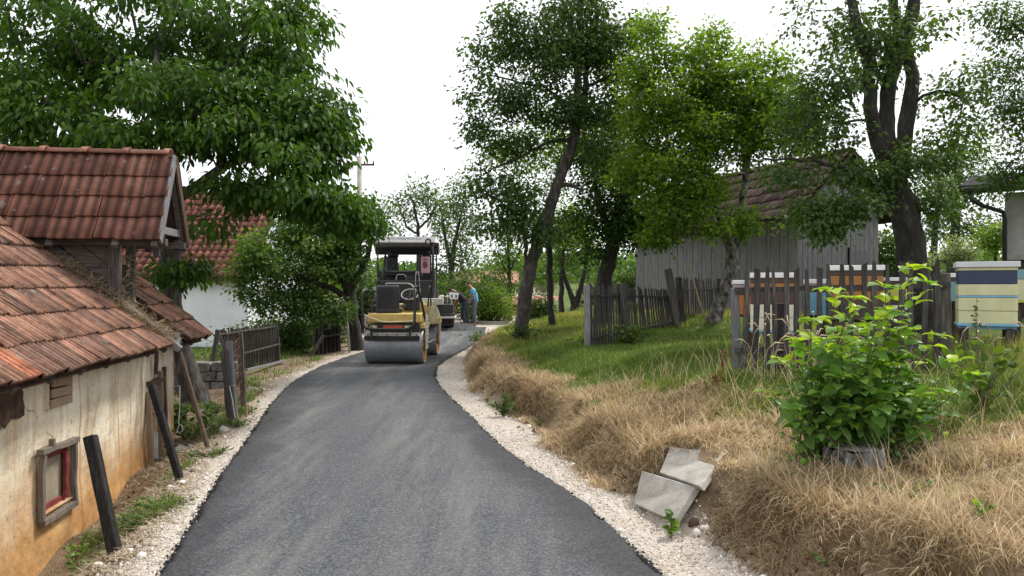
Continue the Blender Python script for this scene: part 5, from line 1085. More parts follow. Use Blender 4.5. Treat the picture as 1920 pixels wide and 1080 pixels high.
hive(1377, 1409, 9.9, [(525,533,'white',.015),(533,540,'pinkish',0),(540,553,'hive brown',0),(553,590,'orange',-.002)], 'brown_wood', 'bright orange beehive with pink top at the left fence post')
hive(1513, 1550, 9.9, [(523,532,'white',.015),(532,541,'pinkish',0),(541,548,'hive brown',0),(548,591,'sky blue',-.002)], 'brown_wood', 'sky blue beehive with pinkish top behind the pickets')
hive(1560, 1652, 9.0, [(497,507,'white',.015),(507,517,'hive brown',0),(517,535,'rust orange',-.002),(535,546,'hive brown',0),(546,562,'rust orange',-.002),(562,600,'hive brown',0)], 'brown_wood', 'tallest brown and rust-orange beehive in the middle behind the fence')
hive(1663, 1701, 9.7, [(520,527,'white',.015),(527,541,'hive brown',0),(541,562,'lemon',-.002),(562,572,'hive brown',0),(572,581,'white',0),(581,612,'hive brown',-.003)], 'brown_wood', 'beehive with yellow box behind the shrub tip')
hive(1760, 1798, 10.2, [(512,520,'white',.015),(520,528,'hive brown',0),(528,565,'teal',-.002)], 'brown_wood', 'teal beehive with white roof between fence post and cream hive')
hive(1905, 1990, 9.4, [(505,523,'teal',.01),(523,563,'cream',0),(563,568,'lemon',.01)], 'fence_wood', 'dull yellow beehive cut off by the right edge')

# ------------------------------------------------------------------ stump, shrub, slabs, small plants
sp = (2.34, 5.28); sg_ = hz1(*sp); sg_ -= .05; stump = empty('tree_stump', (sp[0], sp[1], sg_)); tag(stump, 'cracked grey tree stump under the broad-leaved shrub', 'stump')
V_, Fq_ = [], []; ns = 90
for j, (zz, k) in enumerate(((-.15, 1.16), (.03, 1.05), (.12, 1.0), (.18, .99), (.2, .96))):
    for i in range(ns):
        th = 2*math.pi*i/ns; gr = .5+.5*math.sin(i*2.1+3*math.sin(i*.7)); gr = gr**3; rr_ = .19*k*(1+.06*math.sin(th*2+1)+.04*math.sin(th*5)) - (.03*gr if j < 4 else .012*gr) + .006*math.sin(i*.9) + random.uniform(-.003,.003)
        V_.append((rr_*math.cos(th), rr_*math.sin(th), zz + ((.016*math.sin(th+1) + .012*math.sin(th*7) + random.uniform(-.006,.006)) if j > 2 else 0)))
for j in range(4):
    for i in range(ns): Fq_.append((j*ns+i, j*ns+(i+1)%ns, (j+1)*ns+(i+1)%ns, (j+1)*ns+i))
b = MB(); b.add(V_, Fq_); b.build('bark', pmat('stump_bark', [(.3,(.04,.038,.036)),(.5,(.15,.145,.14)),(.72,(.34,.33,.32))], 9, .95, (1, 1, .25), 1, 16, bd=.03), stump)
b = MB(); b.lathe((0,0,.19), (0,0,1), [(.178,.0),(.12,.006),(.08,.002),(.04,.005),(.0005,.003)], 40); b.build('cut_face', pmat('cut_wood', [(.3,(.09,.09,.088)),(.5,(.26,.255,.245)),(.7,(.42,.41,.39))], 5, .9, (1, 6, 1), .9, 30), stump, smooth=True)

def shrub():
    r = np.random.default_rng(23); base = np.array([2.42, 5.55, hz1(2.42, 5.55)]); root = empty('broad_leaved_shrub', base); tag(root, 'leafy green shrub with bright young top leaves growing around the stump', 'shrub')
    st = MB(); lp_, ld, lu, ls, lt = [], [], [], [], []
    tips = []
    tg = [(1712,505,5.2,1),(1745,535,5.3,1),(1660,540,5.3,1),(1600,560,5.2,1),(1560,545,5.35,1),(1520,600,5.2,1),(1500,640,5.4,1),(1470,680,5.3,1),(1450,740,5.2,1),(1640,600,5.1,1),(1700,620,5.4,1),(1760,630,5.3,1),(1790,680,5.4,1),(1835,705,5.35,1),(1775,740,5.5,1)]
    for q in tg: tips.append((*q[:3], q[3]))
    for i in range(70):
        a = r.uniform(0.15, math.pi-.15); rr_ = r.uniform(.15, .93); px = 1628 + 165*math.cos(a)*rr_; py = 808 - (285 if 1500 < px < 1760 else 190)*math.sin(a)*rr_*r.uniform(.6, 1); tips.append((px, py, r.uniform(4.95, 5.95), 0))
    for i in range(22): tips.append((r.uniform(1445, 1530), r.uniform(690, 860), r.uniform(5.0, 5.5), 2))
    for i in range(8): tips.append((r.uniform(1740, 1800), r.uniform(760, 850), r.uniform(5.2, 5.8), 2))
    for px, py, Y, kind in tips:
        t_ = np.array(P(px, py, Y)); b0 = base + r.normal(0, [.16, .14, 0]) + np.array([(t_[0]-base[0])*.25, 0, -.03]); b0[2] = hz1(b0[0], b0[1]) - .03
        if (b0[0]-sp[0])**2 + (b0[1]-sp[1])**2 < .21**2: b0[1] = sp[1] + .23
        mid = b0*.5 + t_*.5 + r.normal(0, .03, 3) + np.array([-(t_[0]-b0[0])*.12, 0, .04]); n_ = 9; pts = []
        for k in range(n_+1): s_ = k/n_; pts.append((1-s_)**2*b0 + 2*s_*(1-s_)*mid + s_*s_*t_)
        st.tube(pts, [.0075*(1-.75*k/n_) for k in range(n_+1)], 5)
        L = np.linalg.norm(t_-b0); nl = max(5, int(L/.052)); big = .118 if kind != 2 else .06
        for k in range(nl):
            s_ = .28 + .72*(k+.5)/nl if kind != 2 else .1 + .9*(k+.5)/nl; p = (1-s_)**2*b0 + 2*s_*(1-s_)*mid + s_*s_*t_; tang = (t_-b0)/L; a = k*2.4 + r.uniform(-.5, .5)
            o1 = np.cross(tang, [0, 1, .01]); o1 /= np.linalg.norm(o1); o2 = np.cross(tang, o1); d = o1*math.cos(a) + o2*math.sin(a) + tang*(.35 if s_ < .85 else .9) + r.normal(0, .15, 3); d[2] -= .15*(1-s_)
            d /= np.linalg.norm(d); lp_.append(p + d*.012); ld.append(d); lu.append(np.array([0, 0, 1.]) + r.normal(0, .3, 3)); ls.append(big*r.uniform(.6, 1.2)*(1 if s_ < .9 else .8))
            lt.append((.4 + .25*s_ if t_[2] < 1.25 else .45 + .45*s_) + r.normal(0, .12) + (.22 if s_ > .86 and kind == 1 else 0) + (.12 if kind == 2 else 0))
        if kind < 2:                        # terminal rosette
            for k in range(4):
                a = k*1.57 + r.uniform(-.4, .4); d = np.array([math.cos(a), math.sin(a)*.9, r.uniform(-.05, .45)]); lp_.append(t_); ld.append(d/np.linalg.norm(d)); lu.append(np.array([0, 0, 1.]) + r.normal(0, .25, 3)); ls.append(r.uniform(.08, .15) if kind == 1 else r.uniform(.07, .12)); lt.append(r.uniform(.7, 1.0) if kind == 1 or t_[2] > 1.1 else r.uniform(.5, .9))
    lp_, ld, lu = map(np.array, (lp_, ld, lu)); V = np.array(st.v) - base; st.v = [tuple(v) for v in V]; st.build('stems', M['stem'], root, smooth=True)
    link('foliage', leaf_mesh('foliage', TO, lp_ - base, ld, lu, np.array(ls), r.uniform(1.0, 1.3, len(ls)), np.array(lt)), M['shrub_leaf'], root, True)
shrub()
# two concrete slabs lying against the bank
def slab(name_lab, corners, th=.05):        # corners: photo px with depths, near edge first
    pts = [P(*c) for c in corners]; c0 = sum(pts, Vector())/4; e_ = empty('concrete_slab', c0); nrm = (pts[1]-pts[0]).cross(pts[3]-pts[0]).normalized(); nrm = nrm if nrm.z > 0 else -nrm
    tag(e_, name_lab, 'slab', 'concrete slabs on the bank'); b = MB(); b.add([p-c0 for p in pts] + [p-c0-nrm*th for p in pts], [(0,1,2,3),(7,6,5,4),(0,4,5,1),(1,5,6,2),(2,6,7,3),(3,7,4,0)])
    b.build('slab', M['concrete'], e_, bevel=.008)
slab('lower concrete slab sliding onto the gravel', SLABS[0])
slab('upper concrete slab tilted on the bank above the other', SLABS[1])

def weed(px, Y, h, spread, n, leaf, lab, seed, size=.04, stems=6, cat='weed', tint0=.5, up=.6, name='weed', group=None):
    r = np.random.default_rng(seed); X_ = (px-960)/F*Y; base = np.array([X_, Y, hz1(X_, Y)]); root = empty(name, base); tag(root, lab, cat, group); st = MB(); lp_, ld, ls = [], [], []
    for s_ in range(stems):
        t_ = np.array([r.normal(0, spread), r.normal(0, spread*.7), h*r.uniform(.55, 1.05)]); st.tube([(0,0,-.02), t_*[.35,.35,.5], t_], [.004, .003, .0015], 4)
        for k in range(int(n/stems)):
            f = r.uniform(.1, 1); p = t_*[.35+.65*f, .35+.65*f, f]; d = r.normal(size=3)*[1, 1, .5] + [0, 0, up]; lp_.append(p); ld.append(d); ls.append(size*r.uniform(.5, 1.3))
    k = len(ls); st.build('stems', M['stem'], root); link('leaves', leaf_mesh('leaves', TO, np.array(lp_), np.array(ld), np.array([0, 0, 1.]) + r.normal(0, .4, (k, 3)), np.array(ls), 1.3, tint0 + r.normal(0, .2, k)), M[leaf], root)
weed(1258, 5.12, .19, .035, 22, 'weed', 'small nettle-like seedling at the corner of the lower slab', 1, .06, 3, 'seedling', .6)
weed(255, 5.55, .12, .14, 170, 'weed', 'clover-like weeds by the nearest black post', 2, .03, 20)
weed(300, 5.9, .1, .17, 170, 'weed', 'low weeds on the gravel edge above the nearest black post', 3, .03, 20, tint0=.7)
weed(150, 5.2, .22, .1, 120, 'weed', 'yellow-green weed at the foot of the shed wall', 4, .035, 9, tint0=.8)
weed(395, 7.6, .08, .2, 160, 'weed', 'flat weeds beside the base of the thin pole', 5, .03, 22)
weed(440, 9.2, .14, .16, 160, 'weed', 'green weeds around the wire fence posts', 6, .035, 20)
weed(465, 10.2, .1, .2, 130, 'weed', 'weeds on the gravel behind the short stake', 7, .035, 18)
weed(390, 9.6, .2, .22, 240, 'bush_leaf', 'dark green nettles behind the shed corner', 8, .045, 22)
weed(345, 9.9, .5, .2, 240, 'dark_leaf', 'dark elder leaves filling the gap at the shed corner', 9, .09, 16)
weed(410, 11.0, .16, .25, 200, 'bush_leaf', 'patch of green weeds below the stone wall', 10, .04, 20)
weed(945, 9.9, .3, .1, 220, 'dark_leaf', 'dark green tuft growing out of the bank edge', 11, .045, 14)
weed(1357, 7.6, .26, .035, 26, 'rust_leaf', 'rust-red dock stalk in the dry grass', 12, .035, 3, 'dock plant', up=1.2)
weed(1340, 7.2, .16, .03, 20, 'rust_leaf', 'smaller rust-brown dock clump left of the tall stalk', 13, .035, 3, 'dock plant', up=1.0)
weed(1835, 7.0, .42, .1, 26, 'weed', 'tall thin weeds right of the shrub', 14, .045, 8)
weed(1832, 8.0, .62, .02, 40, 'weed', 'slender weed stem in front of the cream beehive', 15, .045, 2, up=.1, tint0=.3)
weed(1180, 13.6, .36, .22, 200, 'green_grass', 'rough grassy clump at the foot of the far picket fence', 16, .09, 24)
weed(1105, 14.0, .2, .2, 140, 'bush_leaf', 'weeds around the corner post of the far picket fence', 17, .05, 14)
weed(908, 20.6, .3, .3, 220, 'bush_leaf', 'lush weeds on the verge below the road workers', 18, .09, 20)
weed(985, 16.8, .4, .25, 260, 'bush_leaf', 'tall weeds around the foot of the slanting trunk', 19, .07, 24)
weed(1115, 8.1, .1, .06, 40, 'weed', 'small green tuft low in the dry bank', 20, .04, 6)
weed(1845, 6.0, .5, .22, 150, 'green_grass', 'tall green grass stems at the right edge', 21, .08, 26, up=1.6)
# seed-headed grasses before the near fence
r = np.random.default_rng(9); n = 46; x = r.uniform(2.15, 2.9, n); y = r.uniform(6.6, 7.35, n); x[:14] = r.uniform(4.0, 5.2, 14); y[:14] = r.uniform(6.2, 7.9, 14); b = MB()
for i in range(n):
    z0 = hz1(x[i], y[i]); h = r.uniform(.3, .62); a = r.uniform(0, 6.28); dx, dy = .12*math.cos(a), .12*math.sin(a); pts = [(x[i],y[i],z0),(x[i]+dx*.2,y[i]+dy*.2,z0+h*.5),(x[i]+dx*.6,y[i]+dy*.6,z0+h*.85),(x[i]+dx*1.1,y[i]+dy*1.1,z0+h*.97),(x[i]+dx*1.7,y[i]+dy*1.7,z0+h*.96)]
    b.tube(pts, [.0018,.0016,.0018,.007,.001], 4)
o = b.build('oat_stalks', M['cord'], None); o.data.materials[0] = pmat('seed_head', [(.3,(.4,.3,.19)),(.7,(.62,.52,.37))], 9, .8); tag(o, 'pale seed-headed grass stalks in front of the near picket fence', 'seed grass', kind='stuff')

# ------------------------------------------------------------------ tandem roller (local: y forward = away from camera, x right)
rl = empty('road_roller', (-2.48, 16.6, rise(16.6) + .045), R(-2)); tag(rl, 'small yellow tandem road roller with grey steel drums on the asphalt', 'road roller')
DR, DW, WB = .375, 1.23, 2.15
for nm, y in (('drum', 0), ('drum', WB)):
    b = MB(); w = DW/2; b.lathe((-w, y, DR), (1,0,0), [(DR-.02,.0),(DR,.012),(DR,DW-.012),(DR-.02,DW)], 72); d_ = b.build(nm, M['steel'], rl, smooth=False)
    d_.data.polygons.foreach_set('use_smooth', [True]*len(d_.data.polygons))
    for s_ in (-1, 1):
        c = MB(); c.lathe((s_*w, y, DR), (s_,0,0), [(DR-.02,0),(DR-.03,-.05),(.12,-.05),(.12,-.01),(.06,.01),(.0005,.01)], 48); c.build('drum_end', M['ochre'], d_)
for s_ in (-1, 1):                           # side arms / fenders
    b = MB(); x = s_*(DW/2+.035)
    b.prism([(-.12,.30),(.12,.30),(.20,.72),(.10,1.02),(-.06,1.02),(-.14,.72)], x-.018, x+.018, 'x'); b.build('side_plate', M['steel_light'], rl, bevel=.008)
    b = MB(); b.prism([(WB-.1,.28),(WB+.1,.28),(WB+.14,.78),(WB+.04,.92),(WB-.08,.92),(WB-.14,.7)], x-.018, x+.018, 'x'); b.build('side_plate', M['steel_light'], rl, bevel=.008)
    b = MB()
    for k in range(7): b.lathe((x+s_*.018, .02+.01*math.sin(k), .42+k*.08), (s_,0,0), [(.014,0),(.014,.014),(.0005,.014)], 8)
    b.build('bolts', M['black'], rl)
b = MB(); b.bb(-.57,.57,-.30,.45,.92,1.12); b.build('rear_tank', M['yellow'], rl, bevel=.035)
b = MB(); b.bb(-.60,.64,-.22,.5,.80,.90); b.build('rear_frame', M['yellow'], rl, bevel=.015)
b = MB(); b.bb(-.42,.48,WB-1.05,WB-.45,.75,1.30); b.build('engine_hood', M['yellow'], rl, bevel=.05)
b = MB(); b.prism([(WB-.6,.8),(WB+.36,.8),(WB+.36,1.0),(WB+.2,1.12),(WB-.6,1.38)], .12, .62, 'x'); b.build('front_hood', M['pale_yellow'], rl, bevel=.04)
b = MB(); b.bb(-.62,.66,WB-.38,WB+.36,.80,.96); b.build('front_frame', M['yellow'], rl, bevel=.02)
b = MB(); b.bb(-.3,.3,.4,WB-.9,.35,.9); b.build('chassis', M['grease'], rl, bevel=.02)
b = MB(); b.bb(-.55,.55,-.34,-.285,.80,.90); b.build('lamp_bar', M['black'], rl, bevel=.006)
MB().bb(-.22,.20,-.362,-.342,.815,.875).build('red_plate', M['red'], rl, bevel=.003)
for x in (-.42, .31): MB().bb(x-.075,x+.075,-.362,-.342,.815,.87).build('rear_lamp', M['pale_yellow'], rl, bevel=.006)
b = MB(); b.bb(-.60,.56,-.44,-.38,.60,.67); b.build('scraper_bar', M['steel_light'], rl, bevel=.005)
MB().bb(-.6,.56,-.40,-.385,.50,.61).build('scraper', M['black'], rl)
b = MB()
for k in range(6): b.lathe((-.52+k*.205,-.44,.625), (0,-1,0), [(.016,0),(.016,.014),(.0005,.014)], 8)
b.build('bolts', M['black'], rl)
MB().bb(-.45,.55,-.34,-.1,.70,.80).build('spray_tank', M['grease'], rl, bevel=.01)
for x in (-.44, .37): MB().bb(x-.022,x+.022,-.50,-.44,.60,.86).build('hoop_bracket', M['dark_metal'], rl, bevel=.004)
def arc(pts, n_=6):                          # rounds the corners of a polyline
    out = [Vector(pts[0])]
    for i in range(1, len(pts)-1):
        a, b2, c = Vector(pts[i-1]), Vector(pts[i]), Vector(pts[i+1]); d = min(.13, (a-b2).length*.45, (c-b2).length*.45); s0, s1 = b2+(a-b2).normalized()*d, b2+(c-b2).normalized()*d
        for k in range(n_+1): t = k/n_; out.append((1-t)**2*s0 + 2*t*(1-t)*b2 + t*t*s1)
    return out + [Vector(pts[-1])]
MB().tube(arc([(-.62,-.1,1.62),(-.62,-.48,1.62),(-.62,-.50,1.2),(-.60,-.50,.84),(-.4,-.52,.80),(.35,-.52,.80),(.47,-.50,.90),(.47,-.48,1.2),(.47,-.45,1.66)]), .028, 10).build('rear_hoop', M['black'], rl, smooth=True)
MB().tube(arc([(.47,-.45,1.66),(.5,-.38,1.70),(.56,-.1,1.35),(.62,.05,.95)]), .028, 10).build('hoop_stay', M['black'], rl, smooth=True)
MB().tube(arc([(.47,-.40,1.64),(.3,.0,1.76),(-.28,.2,1.76),(-.30,.4,1.74)]), .013, 8).build('hand_rail', M['steel_light'], rl, smooth=True)
MB().tube(arc([(.57,.75,1.25),(.60,.75,1.7),(.58,1.1,1.7),(.58,1.15,1.25)]), .016, 8).build('hand_rail', M['black'], rl, smooth=True)
b = MB(); b.prism([(-.02,0),(.05,-.05),(.12,.02),(.1,.5),(.04,.6),(-.03,.56)], -.245, .245, 'x'); st_ = b.build('seat_back', M['seat'], rl, bevel=.085); st_.modifiers['bevel'].segments = 4; st_.data.polygons.foreach_set('use_smooth', [True]*len(st_.data.polygons)); st_.location = (-.19,-.02,1.25)
MB().bb(-.16,.16,-.035,-.015,.30,.46).build('back_pocket', M['black'], st_, bevel=.02)
MB().bb(-.44,.06,-.06,.42,1.22,1.33).build('seat_cushion', M['seat'], rl, bevel=.04)
MB().bb(-.36,.0,.0,.3,1.10,1.22).build('seat_base', M['black'], rl, bevel=.01)
for x in (-.5, .12): MB().bb(x-.03,x+.03,0,.34,1.36,1.41).build('arm_rest', M['seat'], rl, bevel=.015)
b = MB(); b.tube([(.18+.19*math.cos(t), .66+.19*math.sin(t)*.8, 1.52+.19*math.sin(t)*.6) for t in np.linspace(0, 2*math.pi, 25)], .014, 8); sw = b.build('steering_wheel', M['steel_light'], rl, smooth=True)
b = MB(); b.tube([(.18,.66,1.52),(.18,.82,1.25)], .02, 8).tube([(0,.66,1.52),(.36,.66,1.52)], .01, 6).tube([(.18,.52,1.42),(.18,.8,1.62)], .01, 6); b.build('spokes', M['black'], sw)
MB().bb(.02,.36,.76,.98,1.15,1.45).build('dashboard', M['dark_metal'], rl, bevel=.02)
for x, y, z in ((.10,.3,1.5),(.2,.36,1.44),(-.55,.3,1.5)): MB().tube([(x,y,1.2),(x+.01,y-.02,z)], .009, 6).lathe((x+.01,y-.02,z), (0,0,1), [(.0005,-.02),(.02,-.01),(.022,.01),(.0005,.03)], 10).build('lever', M['black'], rl, smooth=True)
b = MB(); b.tube(arc([(-.66,-.2,.95),(-.66,-.28,1.12),(-.55,-.36,1.06),(-.2,-.4,.94),(.5,-.4,.97)]), .012, 6); b.build('yellow_hose', M['pale_yellow'], rl, smooth=True)
MB().bb(-.6,-.45,.2,.6,1.0,1.4).build('side_box', M['grease'], rl, bevel=.03)
MB().tube([(.66,.1,.42),(.66,1.05,.42)], .014, 6).tube([(.66,1.0,.42),(.66,1.3,.42)], .014, 6).build('step_bar', M['steel_light'], rl, smooth=True)

for o_ in [x for x in COL.objects if x.parent == rl]:
    k_ = o_.name.split('.')[0]
    if k_ not in ('drum', 'side_plate', 'bolts', 'scraper_bar', 'scraper', 'step_bar', 'chassis'): o_.location.z -= .17 if k_ in ('seat_back', 'seat_cushion', 'seat_base', 'arm_rest') else .055

# ------------------------------------------------------------------ paver (local: y forward, x right, origin under canopy)
pv = empty('asphalt_paver', (-3.8, 27.9, rise(27.9)), R(2)); tag(pv, 'tracked asphalt paver with white-edged black canopy and wide screed', 'asphalt paver')
g0 = rise(27.9); L_ = lambda px, py, Y: (Matrix.Rotation(R(-2), 3, 'Z') @ (P(px, py, Y) - Vector((-3.8, 27.9, g0))))
c0, c1 = L_(709, 451, 27.2), L_(821, 449, 27.2); cz = c1.z
b = MB(); b.prism([(-.62,cz-.10),(-.55,cz+.09),(1.3,cz+.10),(2.1,cz-.02),(2.35,cz-.36),(2.25,cz-.42),(2.0,cz-.14),(1.3,cz-.04),(-.45,cz-.05)], -1.42, 1.03, 'x'); cn = b.build('canopy', M['black'], pv, bevel=.01)
MB().bb(-1.44,1.06,-.66,-.625,cz-.10,cz+.10).build('white_fascia', M['white'], cn, bevel=.008)
for s_, x in ((-1,-1.44),(1,1.06)): MB().prism([(-.62,cz-.10),(-.62,cz+.10),(1.3,cz+.11),(2.1,cz+.0),(2.36,cz-.34),(2.3,cz-.38),(2.0,cz-.10),(1.3,cz+.01)], x-.012, x+.012, 'x').build('white_edge', M['white'], cn)
for x in (-1.0, .82):
    MB().lathe((x,-.665,cz-.07), (0,-1,0), [(.11,0),(.11,.012),(.0005,.012)], 24).build('lamp_ring', M['black'], cn); MB().lathe((x,-.68,cz-.07), (0,-1,0), [(.065,0),(.065,.012),(.0005,.014)], 20).build('work_lamp', M['steel_light'], cn)
tx_ = bpy.data.curves.new('lettering', 'FONT'); tx_.body = 'ASKIN GRADJEVINAR D.O.'; tx_.size = .105; tx_.align_x = 'CENTER'; tx_.extrude = .002; tob = bpy.data.objects.new('lettering', tx_); COL.objects.link(tob); tob.parent = cn
tob.location = (-.02,-.664,cz+.0); tob.rotation_euler = (R(90), 0, 0); tmat = (pmat('grey_lettering', [(.3,(.2,.21,.24)),(.7,(.26,.27,.3))], 9, .6))
bpy.context.view_layer.update(); tme = bpy.data.meshes.new_from_object(tob.evaluated_get(bpy.context.evaluated_depsgraph_get())); tml = tob.matrix_local.copy(); bpy.data.objects.remove(tob); tme.materials.clear(); tob = link('lettering', tme, tmat, cn); tob.location = (-.02,-.664,cz+.0); tob.rotation_euler = (R(90), 0, 0)
for x, y, r_ in ((-1.34,-.5,.03),(.98,-.5,.045),(-1.3,1.9,.03),(.95,1.9,.03)): MB().tube(arc([(x,y,1.0),(x,y,cz-.35),(x*.93,y+.05,cz-.06)]), r_, 10).build('canopy_post', M['dark_metal'] if x > 0 or y > 0 else M['steel_light'], pv, smooth=True)
MB().bb(-1.05,.95,-.1,3.4,.42,1.45).build('body', M['grease'], pv, bevel=.04)
MB().bb(-1.05,.95,-.35,.5,1.0,1.78).build('engine_cover', M['black'], pv, bevel=.05)
MB().bb(-1.2,.95,.9,1.9,1.4,2.14).build('operator_deck', M['black'], pv, bevel=.03)
MB().bb(-1.24,-.82,-.5,.3,1.0,1.52).build('side_cabinet', M['steel_light'], pv, bevel=.1)
for s_ in (-1, 1): 
    b = MB(); pr = [(-.1,.05),(.1,-.0),(2.3,-.0),(2.55,.2),(2.45,.5),(2.2,.58),(.1,.58),(-.15,.35)]; b.prism(pr, s_*.72-.16, s_*.72+.16, 'x'); tk = b.build('track', M['grease'], pv, bevel=.03)
    b = MB()
    for y in (.2,.65,1.1,1.55,2.0,2.3): b.lathe((s_*.72+s_*.16, y, .26), (s_,0,0), [(.17,0),(.17,.03),(.06,.04),(.0005,.04)], 16)
    b.build('track_rollers', M['dark_metal'], tk)
for s_ in (-1, 1): MB().prism([(3.2,.35),(4.9,.45),(4.9,1.0),(3.3,1.3)], s_*1.2-.03, s_*1.2+.03, 'x').build('hopper_side', M['dark_metal'], pv, bevel=.02)
def pseat(x, y, z, mt='seat'):
    b = MB(); b.prism([(0,0),(.1,-.02),(.14,.06),(.1,.62),(.0,.66),(-.04,.6)], -.22, .22, 'x'); q = b.build('operator_seat', M[mt], pv, bevel=.05); q.location = (x, y, z); b = MB(); b.lathe((0,.05,.7),(1,0,0),[(.0005,-.16),(.09,-.14),(.09,.14),(.0005,.16)],16); b.build('head_rest', M[mt], q); b = MB(); b.bb(-.24,.24,-.04,.45,-.08,.06); b.build('cushion', M[mt], q, bevel=.03); return q
pseat(-.62, .75, 2.02); pseat(.6, 1.0, 2.1)
MB().tube([(-.83,.1,1.3),(-.83,.1,2.05),(-.78,.1,2.7)], [.085,.075,.03], 14).build('exhaust', M['dark_metal'], pv, smooth=True)
q = MB().bb(.52,.83,-.12,.0,2.02,2.62).build('pink_panel', M['pink'], pv, bevel=.03)
b = MB(); b.lathe((.67,-.125,2.33),(0,-1,0),[(.085,0),(.085,.012),(.0005,.012)],24); e2 = b.build('oval_mark', M['maroon'], q); e2.data.transform(Matrix.Translation((0,0,2.33)) @ Matrix.Diagonal((1,1,1.5,1)) @ Matrix.Translation((0,0,-2.33)))
MB().bb(.60,.75,-.135,-.122,2.50,2.53).build('panel_slot', M['maroon'], q)
MB().bb(.35,.55,-.1,.5,1.9,2.7).build('battery_box', M['black'], pv, bevel=.04)
for pts, m_ in (([(-.35,-.2,1.5),(-.35,-.2,1.98),(.0,-.2,1.98),(.02,-.2,1.5)], 'steel_light'), ([(.32,-.42,1.0),(.36,-.3,2.05),(.45,-.3,2.08),(.56,-.42,1.0)], 'steel_light'), ([(-.95,.2,2.1),(.55,.2,2.1)], 'steel'), ([(-.4,.3,1.6),(-.3,.3,2.45),(-.12,.3,2.45),(-.1,.3,1.6)], 'dark_metal'), ([(-.7,-.1,2.0),(-.3,-.1,2.5)], 'dark_metal'), ([(-.5,-.15,1.75),(.35,-.15,1.75)], 'steel_light'), ([(1.0,-.4,1.4),(1.0,-.5,2.0)], 'black')):
    MB().tube(arc(pts), .018, 8).build('hand_rail', M[m_], pv, smooth=True)
b = MB()
for k in range(5): b.bb(.33+k*.008,.55-k*.0,-.44+k*.02,-.40+k*.02,1.1+k*.2,1.13+k*.2)
b.build('ladder_rungs', M['dark_metal'], pv)
MB().bb(0,.3,-.25,.0,1.62,1.92).build('control_box', M['black'], pv, bevel=.02)
MB().tube([(-.75,.5,2.72),(-.55,.5,2.75),(-.35,.5,2.65)], [.05,.1,.04], 10).build('beacon', M['black'], pv, smooth=True)
# screed
MB().bb(-1.35,1.74,-1.15,-.35,.16,.62).build('screed', M['grease'], pv, bevel=.02)
MB().bb(.1,1.36,-1.1,-.5,.90,1.13).build('screed_cover', M['steel_light'], pv, bevel=.03); MB().bb(.12,1.32,-1.0,-.4,.62,.90).build('screed_frame', M['black'], pv, bevel=.02)
MB().bb(-1.35,1.76,-1.42,-1.05,.44,.50).build('walkway', M['steel_light'], pv, bevel=.012)
MB().bb(1.3,1.72,-1.0,-.4,.62,.92).build('screed_end', M['dark_metal'], pv, bevel=.02)
for x in (-.95, .95): MB().beam((x,-.6,.75),(x,2.2,.85),.12,.16).build('tow_arm', M['dark_metal'], pv, bevel=.01)
b = MB()
for x in (.3,.5,.72,.95): b.lathe((x,-1.16,.78),(0,-1,0),[(.06,-.16),(.06,.05),(.03,.07),(.0005,.07)],14)
b.build('screed_motors', M['dark_metal'], pv, smooth=True)
MB().tube([(1.2,-.7,1.2),(1.72,-.75,1.16)], .015, 6).tube([(1.62,-.9,.6),(1.66,-.9,1.15)], .02, 6).build('control_arm', M['steel_light'], pv, smooth=True)
cb = MB().prism([(-.16,-.12),(.16,-.12),(.2,.13),(-.2,.16)], -.05, .05, 'y').build('screed_control_box', M['white'], pv, bevel=.02); cb.scale = (.85, .85, .85); cb.location = (1.74,-.95,1.2)
for x in (-.08, .09): MB().bb(x-.03,x+.03,-.062,-.052,-.05,.06).build('dial', M['black'], cb, bevel=.008)
# windrow of loose mix at the end of the mat
xs = np.linspace(-5.3, -.95, 90); yv = np.linspace(25.9, 28.9, 26); X, Y = np.meshgrid(xs, yv)
endy = 26.4 + .0*X + .12*vnoise(X, X*0, .5, 95); hgt = .12*sstep(-.1, .35, Y - endy)*(1 - sstep(28.5, 28.9, Y))*sstep(-.95, -1.35, X)*0 + .13*sstep(0, .4, Y-endy)*sstep(0, .45, (-1.0-X) - .35*np.abs(Y-27.6)**1.3*.5)
Z = rise(Y) + .012 + hgt*(1 + .35*vnoise(X, Y, .12, 96))
me = np_mesh('loose_asphalt', np.stack([X, Y, Z], -1).reshape(-1, 3), (lambda q: np.stack([q, q+1, q+91-1, q+90-1], 1)[:, [0, 1, 2, 3]])((np.arange(25)[:, None]*90 + np.arange(89)[None, :]).ravel() ) if False else (lambda q: np.stack([q, q+1, q+91, q+90], 1))((np.arange(25)[:, None]*90 + np.arange(89)[None, :]).ravel()), {'tint': np.zeros(90*26)})
tag(link('loose_asphalt', me, pmat('loose_mix', [(.35,(.008,.008,.009)),(.65,(.045,.046,.05))], 14, .75, bs=1, bscale=26, bd=.04), smooth=True), 'loose black asphalt mix spread behind the paver screed', 'asphalt mix', kind='stuff')
mh = empty('concrete_ring', P(925, 606, 31)); mh.location.z = hz1(mh.location.x, 31); tag(mh, 'low broken concrete ring on the gravel beyond the workers', 'concrete ring')
b = MB(); b.lathe((0,0,.05),(0,0,1),[(.6,-.1),(.6,.07),(.45,.07),(.45,-.1)],28); b.build('ring', M['concrete'], mh)
# stake and brushwood heap behind the workers
lone('wooden_stake', 'pale grey stake behind the light blue worker by the brush heap', (914, 600), (914, 552), 32, 32, .13, 'grey_wood', cat='stake')
straw('brush_heap', 'heap of dry brown brushwood beside the road workers', [tuple(P(905,600,31.5)), tuple(P(925,585,31.5)), tuple(P(940,598,31.5))], 1400, (.35,.3,.22), .5, M['dry'], .7, 6)

